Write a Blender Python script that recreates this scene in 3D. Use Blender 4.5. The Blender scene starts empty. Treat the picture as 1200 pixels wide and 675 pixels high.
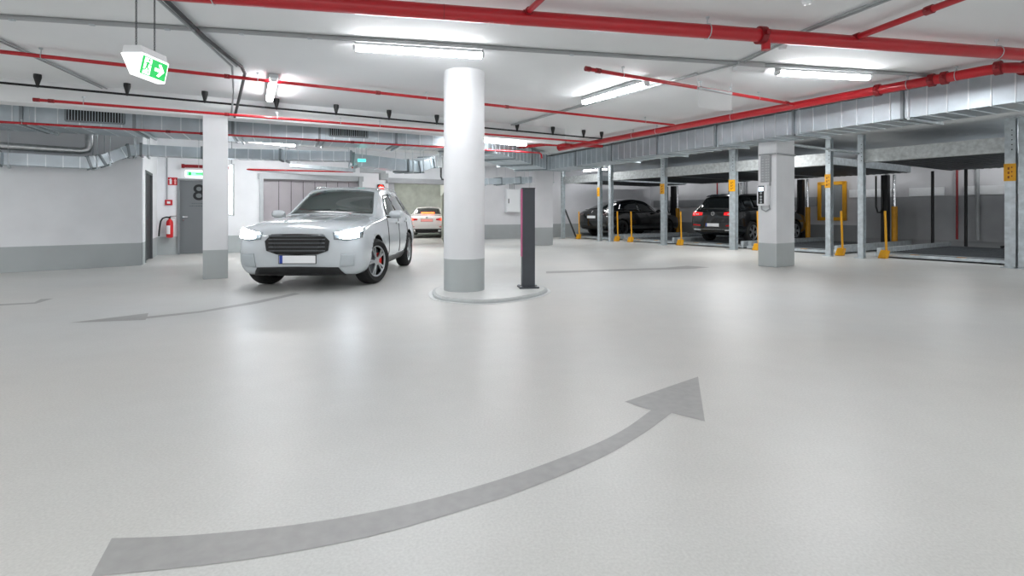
import bpy, bmesh, math, random
import numpy as np
from mathutils import Vector, Matrix
from mathutils.bvhtree import BVHTree

random.seed(7)
sc = bpy.context.scene
COL = sc.collection
F, CX, HY, CAMH = 610.0, 600.0, 249.0, 1.15
CEIL = 3.15
V = Vector

# ------------------------------------------------------------------ measuring helpers (photo pixel -> place)
def at_z(px, py, z):
    """point of height z seen at a photo pixel"""
    d = F * (CAMH - z) / (py - HY)
    return V(((px - CX) / F * d, d, z))
def at_d(px, d, z):
    return V(((px - CX) / F * d, d, z))
def on_line(p0, p1, px):
    """point of the line p0-p1 crossed by the sight plane of column px"""
    r = (px - CX) / F
    dx, dy = p1.x - p0.x, p1.y - p0.y
    t = (r * p0.y - p0.x) / (dx - r * dy)
    return p0 + (p1 - p0) * t
A = V((0.874, 0.486, 0)); B = V((-0.486, 0.874, 0))       # the two building directions

# ------------------------------------------------------------------ materials
def lin(h):
    h = h.lstrip('#')
    out = []
    for i in (0, 2, 4):
        c = int(h[i:i+2], 16) / 255
        out.append(c / 12.92 if c <= 0.04045 else ((c + 0.055) / 1.055) ** 2.4)
    return (*out, 1.0)
MATS = {}
def mat(name, color, rough=0.5, metal=0.0, var=0.0, scale=6.0, bump=0.0, bscale=60.0, emit=None, estr=0.0, coat=0.0, spec=0.5):
    if name in MATS: return MATS[name]
    m = bpy.data.materials.new(name); m.use_nodes = True
    nt = m.node_tree; N = nt.nodes; L = nt.links
    b = N['Principled BSDF']
    c = lin(color)
    b.inputs['Base Color'].default_value = c
    b.inputs['Roughness'].default_value = rough
    b.inputs['Metallic'].default_value = metal
    b.inputs['Specular IOR Level'].default_value = spec
    b.inputs['Coat Weight'].default_value = coat
    b.inputs['Coat Roughness'].default_value = 0.06
    if emit:
        b.inputs['Emission Color'].default_value = lin(emit)
        b.inputs['Emission Strength'].default_value = estr
    tc = N.new('ShaderNodeTexCoord')
    if var > 0:
        n = N.new('ShaderNodeTexNoise'); n.inputs['Scale'].default_value = scale; n.inputs['Detail'].default_value = 5
        L.new(tc.outputs['Object'], n.inputs['Vector'])
        r = N.new('ShaderNodeMapRange'); r.inputs['From Min'].default_value = 0.3; r.inputs['From Max'].default_value = 0.7
        r.inputs['To Min'].default_value = 1 - var; r.inputs['To Max'].default_value = 1 + var
        L.new(n.outputs['Fac'], r.inputs['Value'])
        mx = N.new('ShaderNodeVectorMath'); mx.operation = 'SCALE'
        mx.inputs[0].default_value = c[:3]
        L.new(r.outputs['Result'], mx.inputs['Scale'])
        L.new(mx.outputs['Vector'], b.inputs['Base Color'])
    if bump > 0:
        n2 = N.new('ShaderNodeTexNoise'); n2.inputs['Scale'].default_value = bscale; n2.inputs['Detail'].default_value = 3
        L.new(tc.outputs['Object'], n2.inputs['Vector'])
        bp = N.new('ShaderNodeBump'); bp.inputs['Strength'].default_value = bump; bp.inputs['Distance'].default_value = 0.01
        L.new(n2.outputs['Fac'], bp.inputs['Height']); L.new(bp.outputs['Normal'], b.inputs['Normal'])
    MATS[name] = m
    return m

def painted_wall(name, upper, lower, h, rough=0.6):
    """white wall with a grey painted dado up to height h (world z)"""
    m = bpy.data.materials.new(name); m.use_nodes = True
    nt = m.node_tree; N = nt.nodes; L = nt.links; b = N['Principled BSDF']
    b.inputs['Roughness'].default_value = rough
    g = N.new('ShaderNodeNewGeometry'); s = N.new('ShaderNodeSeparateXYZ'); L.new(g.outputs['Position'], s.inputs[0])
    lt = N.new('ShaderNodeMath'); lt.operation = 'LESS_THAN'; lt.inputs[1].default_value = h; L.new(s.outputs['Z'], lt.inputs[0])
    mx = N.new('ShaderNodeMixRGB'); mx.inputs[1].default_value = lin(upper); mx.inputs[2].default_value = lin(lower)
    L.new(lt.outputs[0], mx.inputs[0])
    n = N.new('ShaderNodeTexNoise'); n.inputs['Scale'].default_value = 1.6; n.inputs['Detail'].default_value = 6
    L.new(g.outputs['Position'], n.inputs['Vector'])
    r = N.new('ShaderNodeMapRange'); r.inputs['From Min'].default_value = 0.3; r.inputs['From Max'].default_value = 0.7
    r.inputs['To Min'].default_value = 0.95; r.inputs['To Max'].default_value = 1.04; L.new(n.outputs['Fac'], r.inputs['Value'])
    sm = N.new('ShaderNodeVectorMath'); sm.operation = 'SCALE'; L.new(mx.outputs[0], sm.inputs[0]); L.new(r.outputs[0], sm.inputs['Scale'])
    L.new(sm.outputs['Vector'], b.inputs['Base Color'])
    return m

def floor_material():
    m = bpy.data.materials.new('epoxy floor'); m.use_nodes = True
    nt = m.node_tree; N = nt.nodes; L = nt.links; b = N['Principled BSDF']
    g = N.new('ShaderNodeNewGeometry')
    def noise(scale, detail, lo, hi, f0=0.3, f1=0.7, stretch=None):
        n = N.new('ShaderNodeTexNoise'); n.inputs['Scale'].default_value = scale; n.inputs['Detail'].default_value = detail
        if stretch:
            mp = N.new('ShaderNodeMapping'); mp.inputs['Scale'].default_value = stretch
            L.new(g.outputs['Position'], mp.inputs['Vector']); L.new(mp.outputs[0], n.inputs['Vector'])
        else: L.new(g.outputs['Position'], n.inputs['Vector'])
        r = N.new('ShaderNodeMapRange'); r.inputs['From Min'].default_value = f0; r.inputs['From Max'].default_value = f1
        r.inputs['To Min'].default_value = lo; r.inputs['To Max'].default_value = hi
        L.new(n.outputs['Fac'], r.inputs['Value']); return r.outputs[0]
    big = noise(0.45, 4, 0.95, 1.05, 0.2, 0.8, stretch=(1, 1.8, 1)); fine = noise(90, 2, 0.93, 1.07); mid = noise(5, 4, 0.975, 1.025, 0.2, 0.8)
    m1 = N.new('ShaderNodeMath'); m1.operation = 'MULTIPLY'; L.new(big, m1.inputs[0]); L.new(fine, m1.inputs[1])
    m2 = N.new('ShaderNodeMath'); m2.operation = 'MULTIPLY'; L.new(m1.outputs[0], m2.inputs[0]); L.new(mid, m2.inputs[1])
    warm = N.new('ShaderNodeMixRGB'); warm.inputs[1].default_value = lin('#c0c2c1'); warm.inputs[2].default_value = lin('#c6c4bf')
    L.new(noise(0.25, 3, 0, 1), warm.inputs[0])
    sm = N.new('ShaderNodeVectorMath'); sm.operation = 'SCALE'; L.new(warm.outputs[0], sm.inputs[0]); L.new(m2.outputs[0], sm.inputs['Scale'])
    L.new(sm.outputs['Vector'], b.inputs['Base Color'])
    L.new(noise(0.8, 2, 0.36, 0.42), b.inputs['Roughness'])
    b.inputs['Specular IOR Level'].default_value = 0.45
    n2 = N.new('ShaderNodeTexNoise'); n2.inputs['Scale'].default_value = 140; L.new(g.outputs['Position'], n2.inputs['Vector'])
    bp = N.new('ShaderNodeBump'); bp.inputs['Strength'].default_value = 0.06; bp.inputs['Distance'].default_value = 0.004
    L.new(n2.outputs['Fac'], bp.inputs['Height']); L.new(bp.outputs['Normal'], b.inputs['Normal'])
    return m

M = {
 'ceil': mat('ceiling paint', '#e0e2e3', 0.75, var=0.035, scale=0.5, bump=0.06, bscale=25),
 'beam': mat('beam paint', '#e2e4e5', 0.7, var=0.03, scale=0.8),
 'white': mat('white paint', '#e4e6e8', 0.5, var=0.02, scale=2),
 'duct': mat('galvanised duct', '#bcc6cc', 0.34, 0.72, var=0.13, scale=2.6),
 'seam': mat('duct seam edge', '#e3e9ec', 0.3, 0.6, var=0.05),
 'duct_dark': mat('galvanised seam', '#8d9599', 0.45, 0.7, var=0.08, scale=5),
 'steel': mat('galvanised steel', '#bcc4c8', 0.42, 0.5, var=0.16, scale=9),
 'steel_mottled': mat('spangled zinc steel', '#c4c8c8', 0.5, 0.35, var=0.2, scale=11),
 'steel_dark': mat('dark zinc deck', '#4e5357', 0.5, 0.5, var=0.15, scale=3),
 'black_steel': mat('black steel', '#17191b', 0.5, 0.3, var=0.1),
 'red': mat('red pipe paint', '#b40a1b', 0.3, var=0.05, scale=3, coat=0.3),
 'red_dark': mat('dark red coupling', '#86101a', 0.4, var=0.1),
 'conduit': mat('grey conduit', '#9fa3a5', 0.55, var=0.05),
 'chrome': mat('bright metal', '#d8dadc', 0.18, 0.95, var=0.03),
 'chain': mat('dark steel chain', '#4b4f52', 0.5, 0.4, var=0.1),
 'foil': mat('foil insulation', '#c7c9ca', 0.3, 0.9, var=0.15, scale=14, bump=0.5, bscale=18),
 'black': mat('black plastic', '#101214', 0.45, var=0.1),
 'cable': mat('black cable sheath', '#26292b', 0.5, var=0.1),
 'tube': mat('lit tube diffuser', '#ffffff', 0.4, emit='#fbfcff', estr=36.0),
 'tube_off': mat('unlit diffuser', '#e3e6e8', 0.35, var=0.02),
 'lamp_body': mat('lamp tray', '#b9bcbe', 0.5, var=0.03),
 'anthracite': mat('anthracite powder coat', '#3c4046', 0.45, var=0.05),
 'curb': mat('curb concrete', '#b4b8b8', 0.55, var=0.06, scale=8),
 'curb_top': mat('curb top paint', '#c6c8c6', 0.45, var=0.05, scale=4),
 'mark': mat('grey floor paint', '#9b9b9a', 0.45, var=0.07, scale=18),
 'yellow': mat('safety yellow', '#e6a50c', 0.45, var=0.06, scale=8),
 'yellow_dark': mat('shaded yellow', '#c88d10', 0.5, var=0.1, scale=8),
 'door_grey': mat('grey steel door', '#6f7376', 0.5, var=0.03, scale=2),
 'door_dark': mat('dark doorway leaf', '#2d3033', 0.5, var=0.05),
 'ink': mat('dark lettering', '#0e1114', 0.6, var=0.03),
 'concrete': mat('pale concrete', '#c3c6be', 0.7, var=0.16, scale=2.5, bump=0.2, bscale=8),
 'gate': mat('gate panel', '#aaa5a9', 0.45, 0.15, var=0.06, scale=2),
 'gate_frame': mat('gate frame', '#b2b6b9', 0.5, 0.2, var=0.04),
 'green_lit': mat('lit green sign', '#14a84f', 0.4, emit='#10b050', estr=0.55),
 'white_lit': mat('lit white sign', '#ffffff', 0.4, emit='#ffffff', estr=0.9),
 'teal_lit': mat('teal glow', '#35d6c3', 0.4, emit='#35d6c3', estr=2.5),
 'red_lit': mat('lit red lens', '#ff2010', 0.3, emit='#ff1c0c', estr=3.2),
 'sign_red': mat('red sign', '#c11a24', 0.45, var=0.04),
 'ext_red': mat('extinguisher red', '#cc1820', 0.3, var=0.03, coat=0.3),
 'paint_white': mat('white car paint', '#c2c9cd', 0.22, var=0.015, coat=1.0),
 'paint_sedan': mat('pearl white car paint', '#eeeaea', 0.25, var=0.015, coat=1.0),
 'paint_black': mat('black car paint', '#07080a', 0.2, var=0.03, coat=1.0),
 'paint_graphite': mat('dark graphite car paint', '#0e1114', 0.22, var=0.03, coat=1.0),
 'glass': mat('tinted car glass', '#2c3634', 0.06, var=0.02, coat=1.0, spec=0.6),
 'glass_dark': mat('dark car glass', '#0c0f10', 0.05, var=0.02, coat=1.0),
 'trim': mat('black car trim', '#0d0f10', 0.4, var=0.05),
 'tyre': mat('tyre rubber', '#18191a', 0.8, var=0.1, scale=20),
 'rim': mat('alloy rim', '#b9bdc0', 0.3, 0.8, var=0.03),
 'rim_dark': mat('dark alloy rim', '#73787c', 0.3, 0.8, var=0.03),
 'well': mat('wheel arch lining', '#0c0c0d', 0.9, var=0.1),
 'head_lit': mat('lit headlamp', '#ffffff', 0.2, emit='#eaf3ff', estr=16.0),
 'head_glass': mat('headlamp housing', '#8d979d', 0.1, 0.3, var=0.1, coat=1.0),
 'tail_red': mat('red tail lamp', '#8c0f16', 0.15, var=0.08, scale=30, coat=1.0, emit='#ff2020', estr=0.12),
 'tail_lit': mat('lit brake lamp', '#ff2a1a', 0.2, emit='#ff3018', estr=7.0),
 'plate': mat('number plate white', '#eef0f2', 0.4, var=0.01),
 'plate_blue': mat('number plate blue', '#1d3f9a', 0.4, var=0.02),
 'plate_pink': mat('number plate lit red', '#e8b0ac', 0.4, var=0.02, emit='#ff6050', estr=0.15),
 'caliper': mat('red caliper', '#e02a20', 0.4, var=0.03),
 'magenta': mat('magenta edge', '#b5527f', 0.4, var=0.03),
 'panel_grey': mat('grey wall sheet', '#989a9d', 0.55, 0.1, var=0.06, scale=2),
 'lit_tone': mat('lit wall tone', '#f2f4f6', 0.4, 0.0, var=0.08, scale=3),  # light falling on the bay wall, put into a pale colour
 'mirror_grey': mat('grey board', '#8f9598', 0.35, 0.2, var=0.04),
 'screen': mat('lit display', '#dff0ff', 0.3, emit='#dbeeff', estr=2.0),
 'cabinet': mat('cabinet white', '#dcdee0', 0.45, var=0.02),
}
WALL = painted_wall('white wall with grey dado', '#e9ebee', '#b0b6b7', 0.49)
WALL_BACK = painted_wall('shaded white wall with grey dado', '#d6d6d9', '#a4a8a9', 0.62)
COLM = painted_wall('white column with grey foot', '#d9dbdd', '#aab0b0', 0.50, 0.45)
FLOOR = floor_material()

# ------------------------------------------------------------------ mesh builder
class MB:
    def __init__(s, org=(0, 0, 0)):
        s.v = []; s.f = []; s.o = V(org); s.mi = []
        s.cur = 0
    def add(s, vs, fs):
        n = len(s.v); s.v += [V(p) for p in vs]; s.f += [[i + n for i in f] for f in fs]; s.mi += [s.cur] * len(fs)
        return s
    def box(s, c, size, rz=0.0, R=None):
        hx, hy, hz = (q / 2 for q in size)
        R = R or Matrix.Rotation(rz, 3, 'Z')
        vs = [V(c) + R @ V((x, y, z)) for x in (-hx, hx) for y in (-hy, hy) for z in (-hz, hz)]
        return s.add(vs, [(0,1,3,2),(4,6,7,5),(0,4,5,1),(2,3,7,6),(0,2,6,4),(1,5,7,3)])
    def bar(s, p0, p1, w, h, up=(0, 0, 1)):
        """rectangular bar from p0 to p1, w sideways, h along up"""
        p0, p1 = V(p0), V(p1); t = (p1 - p0).normalized(); up = V(up)
        sd = t.cross(up)
        if sd.length < 1e-4: sd = V((1, 0, 0))
        sd.normalize(); u = sd.cross(t)
        vs = []
        for p in (p0, p1):
            for a, b in ((-1,-1),(1,-1),(1,1),(-1,1)): vs.append(p + sd * a * w / 2 + u * b * h / 2)
        return s.add(vs, [(0,1,2,3),(7,6,5,4),(0,4,5,1),(1,5,6,2),(2,6,7,3),(3,7,4,0)])
    def tube(s, pts, r, n=12, cap=True, closed=False):
        pts = [V(p) for p in pts]; k = len(pts); vs = []; fs = []
        prev = None
        for i, p in enumerate(pts):
            if closed: t = (pts[(i+1) % k] - pts[i-1])
            elif i == 0: t = pts[1] - p
            elif i == k - 1: t = p - pts[-2]
            else: t = (pts[i+1] - p).normalized() + (p - pts[i-1]).normalized()
            t.normalize()
            if prev is None:
                a = t.cross(V((0, 0, 1)))
                if a.length < 1e-3: a = t.cross(V((1, 0, 0)))
            else: a = prev - t * prev.dot(t)
            a.normalize(); prev = a; b = t.cross(a)
            rr = r[i] if isinstance(r, (list, tuple)) else r
            vs += [p + (a * math.cos(2*math.pi*j/n) + b * math.sin(2*math.pi*j/n)) * rr for j in range(n)]
        for i in range(k if closed else k - 1):
            for j in range(n):
                i2 = (i + 1) % k
                fs.append((i*n+j, i*n+(j+1) % n, i2*n+(j+1) % n, i2*n+j))
        if cap and not closed: fs += [tuple(range(n))[::-1], tuple((k-1)*n + j for j in range(n))]
        return s.add(vs, fs)
    def cyl(s, p0, p1, r, n=16): return s.tube([p0, p1], r, n)
    def prism(s, poly, z0, z1):
        n = len(poly)
        vs = [(p[0], p[1], z0) for p in poly] + [(p[0], p[1], z1) for p in poly]
        return s.add(vs, [tuple(range(n))[::-1], tuple(range(n, 2*n))] + [(i, (i+1) % n, n+(i+1) % n, n+i) for i in range(n)])
    def extrude(s, poly3, d):
        """polygon in space extruded by vector d"""
        n = len(poly3); d = V(d)
        vs = [V(p) for p in poly3] + [V(p) + d for p in poly3]
        return s.add(vs, [tuple(range(n))[::-1], tuple(range(n, 2*n))] + [(i, (i+1) % n, n+(i+1) % n, n+i) for i in range(n)])
    def lathe(s, prof, c=(0, 0, 0), n=24, axis='Z'):
        """profile (r, h) about an axis through c"""
        c = V(c); vs = []; fs = []
        for r, h in prof:
            for j in range(n):
                a = 2*math.pi*j/n; x, y = r*math.cos(a), r*math.sin(a)
                vs.append(c + (V((x, y, h)) if axis == 'Z' else V((h, x, y)) if axis == 'X' else V((x, h, y))))
        for i in range(len(prof)-1):
            for j in range(n): fs.append((i*n+j, i*n+(j+1) % n, (i+1)*n+(j+1) % n, (i+1)*n+j))
        fs += [tuple(range(n))[::-1], tuple((len(prof)-1)*n+j for j in range(n))]
        return s.add(vs, fs)
    def sweep(s, path, w, h, joints=None):
        """rectangular duct along a path of (x,y,zc); returns frames"""
        path = [V(p) for p in path]; fr = []
        for i, p in enumerate(path):
            a = path[max(i-1, 0)]; b = path[min(i+1, len(path)-1)]
            t1 = (p - a).normalized() if i > 0 else None; t2 = (b - p).normalized() if i < len(path)-1 else None
            t = ((t1 or V()) + (t2 or V())).normalized()
            k = 1.0
            if t1 and t2: k = 1 / max(0.5, math.sqrt((1 + t1.dot(t2)) / 2))
            th = V((t.x, t.y, 0)).normalized(); sd = V((th.y, -th.x, 0))
            up = sd.cross(t)
            if up.z < 0: up = -up
            hz = max(abs((t1 or t).to_2d().normalized().dot((t2 or t).to_2d().normalized())), 0.2)
            kh = 1 / math.sqrt((1 + hz) / 2)
            fr.append((p, sd * kh, up * (k / kh if kh else 1)))
        vs = []; fs = []
        for p, sd, up in fr:
            for a, b in ((-1,-1),(1,-1),(1,1),(-1,1)): vs.append(p + sd*a*w/2 + up*b*h/2)
        for i in range(len(path)-1):
            for j in range(4): fs.append((i*4+j, i*4+(j+1) % 4, i*4+4+(j+1) % 4, i*4+4+j))
        e = (len(path)-1)*4
        fs += [(3,2,1,0), (e, e+1, e+2, e+3)]
        return s.add(vs, fs)
    def ring(s, p, t, w, h, thick, deep):
        """rectangular collar round a duct at p with direction t"""
        t = V(t).normalized(); th = V((t.x, t.y, 0)).normalized(); sd = V((th.y, -th.x, 0)); up = sd.cross(t)
        if up.z < 0: up = -up
        p = V(p)
        for sgn in (-1, 1):
            s.bar(p + sd*sgn*w/2 - t*thick/2, p + sd*sgn*w/2 + t*thick/2, deep, h + deep, up)
            s.bar(p + up*sgn*h/2 - t*thick/2, p + up*sgn*h/2 + t*thick/2, w + deep, deep, up)
        return s
    def build(s, name, m, parent=None, smooth=False, bevel=0.0, auto=35, loc=None, rz=None):
        me = bpy.data.meshes.new(name)
        me.from_pydata([tuple(p - s.o) for p in s.v], [], s.f)
        ms = m if isinstance(m, (list, tuple)) else [m]
        for q in ms: me.materials.append(q)
        if any(s.mi): me.polygons.foreach_set('material_index', s.mi)
        bm = bmesh.new(); bm.from_mesh(me); bmesh.ops.recalc_face_normals(bm, faces=bm.faces); bm.to_mesh(me); bm.free()
        if smooth:
            me.polygons.foreach_set('use_smooth', [True] * len(me.polygons))
            if auto:
                bm = bmesh.new(); bm.from_mesh(me)
                for e in bm.edges:
                    if len(e.link_faces) == 2 and e.calc_face_angle(0) > math.radians(auto): e.smooth = False
                bm.to_mesh(me); bm.free()
        o = bpy.data.objects.new(name, me); COL.objects.link(o)
        if parent: o.parent = parent
        elif loc is not None: o.location = loc
        else: o.location = s.o
        if rz is not None: o.rotation_euler.z = rz
        if bevel > 0:
            b = o.modifiers.new('b', 'BEVEL'); b.width = bevel; b.segments = 2; b.limit_method = 'ANGLE'
        return o

def tag(o, label=None, cat=None, group=None, kind=None):
    if label: o['label'] = label
    if cat: o['category'] = cat
    if group: o['group'] = group
    if kind: o['kind'] = kind
    return o
def thing(name, label, cat, loc=(0, 0, 0), rz=0.0, group=None, kind=None):
    o = bpy.data.objects.new(name, None); COL.objects.link(o)
    o.empty_display_size = 0.1
    o.location = loc; o.rotation_euler.z = rz
    return tag(o, label, cat, group, kind)
def copy_tree(o, parent=None):
    c = o.copy(); COL.objects.link(c); c.parent = parent
    for ch in list(o.children): copy_tree(ch, c)
    return c
def wall_mb(p0, p1, z0, z1, t, side=1):
    """upright slab from p0 to p1, thickness t growing to one side (away from the room)"""
    p0, p1 = V(p0), V(p1); d = (p1 - p0); d.z = 0; d.normalize(); n = V((-d.y, d.x, 0)) * side * t
    return [(p0.x, p0.y), (p1.x, p1.y), (p1.x + n.x, p1.y + n.y), (p0.x + n.x, p0.y + n.y)], z0, z1

# ------------------------------------------------------------------ camera, world
cam = bpy.data.cameras.new('camera'); co = bpy.data.objects.new('camera', cam); COL.objects.link(co)
cam.sensor_width = 36; cam.lens = 36 * F / 1200; cam.shift_y = (HY - 337.5) / 1200
co.location = (0, 0, CAMH); co.rotation_euler = (math.pi / 2, 0, 0)
cam.clip_start = 0.05; cam.clip_end = 200
sc.camera = co
w = bpy.data.worlds.new('garage surroundings'); sc.world = w; w.use_nodes = True
w.node_tree.nodes['Background'].inputs[0].default_value = (0.96, 0.975, 1.0, 1)
w.node_tree.nodes['Background'].inputs[1].default_value = 0.68
sc.view_settings.view_transform = 'Standard'
sc.view_settings.exposure = 0.83
sc.cycles.use_denoising = True
sc.cycles.max_bounces = 10; sc.cycles.diffuse_bounces = 5

def lamp(x, y, power, z=CEIL - 0.06, size=(1.45, 0.12), rz=0.2, name='fill_light'):  # area light added to raise brightness, not a fixture
    l = bpy.data.lights.new(name, 'AREA'); l.shape = 'RECTANGLE'; l.size, l.size_y = size; l.energy = power; l.color = (0.985, 0.995, 1.0)
    o = bpy.data.objects.new(name, l); COL.objects.link(o); o.location = (x, y, z); o.rotation_euler = (0, 0, rz)
for t_, y_ in ((-4.4, 4.4), (-1.3, 4.4), (1.3, 4.4), (4.1, 4.4), (7.6, 4.4), (10.7, 4.4)):  # added fill inside the lift bays, above and below the platforms
    lamp(5.36 + 0.5527*t_ + 0.8334*y_, 18.36 - 0.8334*t_ + 0.5527*y_, 26, rz=0.59)
    if t_ < 10: lamp(5.36 + 0.5527*t_ + 0.8334*1.4, 18.36 - 0.8334*t_ + 0.5527*1.4, 14, z=2.40, rz=0.59, size=(1.2, 0.08))
# fill lights added to even out brightness, round the camera and behind beam, ducts
for x, y, e in ((-7, 2.0, 45), (-1.5, 0.8, 25), (3, 1.5, 25), (8, 2.2, 35), (-3, -3.5, 30), (4, -3.5, 30), (-11.5, 4.5, 100), (13.5, 6.5, 90), (12.5, 11.0, 90), (16.5, 9.5, 90), (19, 12, 60),
                (-9.6, 12.6, 14), (-6.0, 13.2, 50), (-1.6, 15.5, 55), (2.4, 20.5, 26), (-0.5, 20.5, 18), (-5.2, 21.5, 60), (-6.2, 26.0, 110), (6.0, 14.2, 60)): lamp(x, y, e)
# ------------------------------------------------------------------ the setting
def structure(name, mb, m, **k):
    return tag(mb.build(name, m, **k), kind='structure')

structure('floor', MB().box((2, 15, -0.1), (60, 44, 0.2)), FLOOR)
structure('ceiling', MB().box((2, 15, CEIL + 0.15), (60, 44, 0.3)), M['ceil'])

W0 = at_z(0, 320, 0); W1 = at_z(166, 311, 0)
WL = W1 + (W0 - W1).normalized() * 9.0
structure('wall_left', MB().prism(*wall_mb(WL, W1, 0, CEIL, 0.2)), WALL)
W2 = W1 + B * 0.62; W3 = W1 + B * 1.95; W4 = W1 + B * 3.1
# return wall with the dark doorway in it
mb = MB(); mb.prism(*wall_mb(W1 + B * 0.2, W2, 0, CEIL, 0.16)); mb.prism(*wall_mb(W3, W4, 0, CEIL, 0.16)); mb.prism(*wall_mb(W2, W3, 2.12, CEIL, 0.16))
structure('wall_alcove_side', mb, WALL)
dr = tag(thing('door_1', 'dark doorway in the return wall beside the fire extinguisher', 'door', W2), kind='structure')
mb = MB(W2); nB = V((-B.y, B.x, 0))
mb.prism(*wall_mb(W2 + nB * 0.035 + B * 0.06, W3 + nB * 0.035 - B * 0.06, 0.02, 2.06, 0.05)); mb.build('door_leaf', M['door_dark'], dr)
mb = MB(W2); inn = nB * 0.03
mb.bar(W2 + inn + B*0.03 + V((0,0,0.0)), W2 + inn + B*0.03 + V((0,0,2.12)), 0.06, 0.08, A)
mb.bar(W3 + inn - B*0.03, W3 + inn - B*0.03 + V((0,0,2.12)), 0.06, 0.08, A)
mb.bar(W2 + inn + V((0,0,2.09)), W3 + inn + V((0,0,2.09)), 0.08, 0.06); mb.build('door_frame', mat('dark door frame', '#55595c', 0.5, var=0.04), dr)

# far wall along A: door 8, garage gate, drive-through opening
def onA(t, z=0): return V((W4.x + A.x * t, W4.y + A.y * t, z))
D0, D1 = 0.46, 1.40           # door 8
G0, G1 = 2.55, 5.35           # roller gate
O0, O1 = 6.30, 9.00           # opening
END = 9.75
mb = MB()
for a, b, z0, z1 in ((0, D0, 0, CEIL), (D0, D1, 2.08, CEIL), (D1, G0, 0, CEIL), (G0, G1, 2.16, CEIL), (G1, O0, 0, CEIL), (O0, O1, 2.24, CEIL), (O1, END, 0, CEIL)):
    mb.prism(*wall_mb(onA(a), onA(b), z0, z1, 0.25))
structure('wall_far', mb, WALL)
nA = V((-A.y, A.x, 0)); fA = -nA                                    # fA points into the room
rotA = math.atan2(A.y, A.x)
d8 = tag(thing('door_2', 'grey steel door with a large dark figure 8, behind the square column', 'door', onA(D0)), kind='structure')
mb = MB(onA(D0)); mb.prism(*wall_mb(onA(D0 + 0.05) + nA*0.03, onA(D1 - 0.05) + nA*0.03, 0.01, 2.03, 0.05)); leaf = mb.build('door_leaf', M['door_grey'], d8)
mb = MB(onA(D0))
mb.bar(onA(D0+0.025)-nA*0.01, onA(D0+0.025, 2.08)-nA*0.01, 0.05, 0.06, A); mb.bar(onA(D1-0.025)-nA*0.01, onA(D1-0.025, 2.08)-nA*0.01, 0.05, 0.06, A)
mb.bar(onA(D0, 2.055)-nA*0.01, onA(D1, 2.055)-nA*0.01, 0.06, 0.05); mb.build('door_frame', mat('door frame grey', '#85898c', 0.5, var=0.03), d8)
mb = MB(onA(D0)); hp = onA(D0 + 0.13, 1.03) - nA*0.0
mb.lathe([(0.001,0),(0.022,0),(0.022,0.02),(0.001,0.02)], onA(D0+0.13, 1.03)+nA*0.0, 12, 'Y'); mb.bar(hp - nA*0.05, hp - nA*0.05 + A*0.11, 0.02, 0.02); mb.bar(hp, hp - nA*0.055, 0.02, 0.02)
mb.lathe([(0.001,0),(0.02,0),(0.02,0.02),(0.001,0.02)], onA(D0+0.13, 0.94), 12, 'Y')
mb.build('door_handle', M['chrome'], d8)
def letters(name, body, size, origin, xdir, m, parent, off, extr=0.002, thick=0.0, align='CENTER'):
    """flat lettering mesh standing upright, reading along xdir"""
    cu = bpy.data.curves.new(name, 'FONT'); cu.body = body; cu.size = size; cu.extrude = extr; cu.align_x = align; cu.offset = thick
    tmp = bpy.data.objects.new('tmp', cu); COL.objects.link(tmp)
    dg = bpy.context.evaluated_depsgraph_get(); me = bpy.data.meshes.new_from_object(tmp.evaluated_get(dg)); bpy.data.objects.remove(tmp)
    x = V(xdir).normalized(); z = V((0, 0, 1)); y = x.cross(z)   # y points out of the page backwards
    for v in me.vertices:
        p = v.co.copy(); v.co = V(origin) + x * p.x + z * p.y - y * (p.z * -1) - V(off)
    me.materials.clear(); me.materials.append(m)
    o = bpy.data.objects.new(name, me); COL.objects.link(o); o.parent = parent
    return o
letters('door_number', '8', 0.62, onA(D0 + 0.50, 1.50) + nA*0.022, A, M['ink'], leaf, onA(D0), 0.003, 0.004)
mb = MB(onA(D0)); random.seed(3)
for row, z in ((0, 1.40), (1, 1.33)):          # two lines of small unreadable print: thin strokes
    x = D0 + (0.33 if row == 0 else 0.27)
    while x < D0 + 0.80:
        ww = random.uniform(0.02, 0.05); mb.bar(onA(x, z) + nA*0.027, onA(x + ww, z) + nA*0.027, 0.006, random.uniform(0.018, 0.035)); x += ww + 0.014
mb.build('small_print', mat('faint lettering', '#585c60', 0.6), leaf)

gt = tag(thing('door_3', 'wide grey sectional gate with a pale frame behind the white SUV', 'gate', onA(G0)), kind='structure')
mb = MB(onA(G0)); mb.prism(*wall_mb(onA(G0) + nA*0.12, onA(G1) + nA*0.12, 0, 2.16, 0.05))
mb.build('gate_panel', M['gate'], gt)
mb = MB(onA(G0))
for k in range(1, 8):
    t = G0 + 0.12 + k * 0.34; mb.bar(onA(t) + nA*0.115, onA(t, 2.1) + nA*0.115, 0.012, 0.012, A)
mb.build('panel_joint', M['black_steel'], gt)
mb = MB(onA(G0))
mb.bar(onA(G0-0.02)-nA*0.03, onA(G0-0.02, 2.28)-nA*0.03, 0.2, 0.1, A); mb.bar(onA(G1+0.02)-nA*0.03, onA(G1+0.02, 2.28)-nA*0.03, 0.2, 0.1, A)
mb.bar(onA(G0-0.12, 2.22)-nA*0.03, onA(G1+0.12, 2.22)-nA*0.03, 0.1, 0.16); mb.build('gate_frame', M['gate_frame'], gt)

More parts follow.
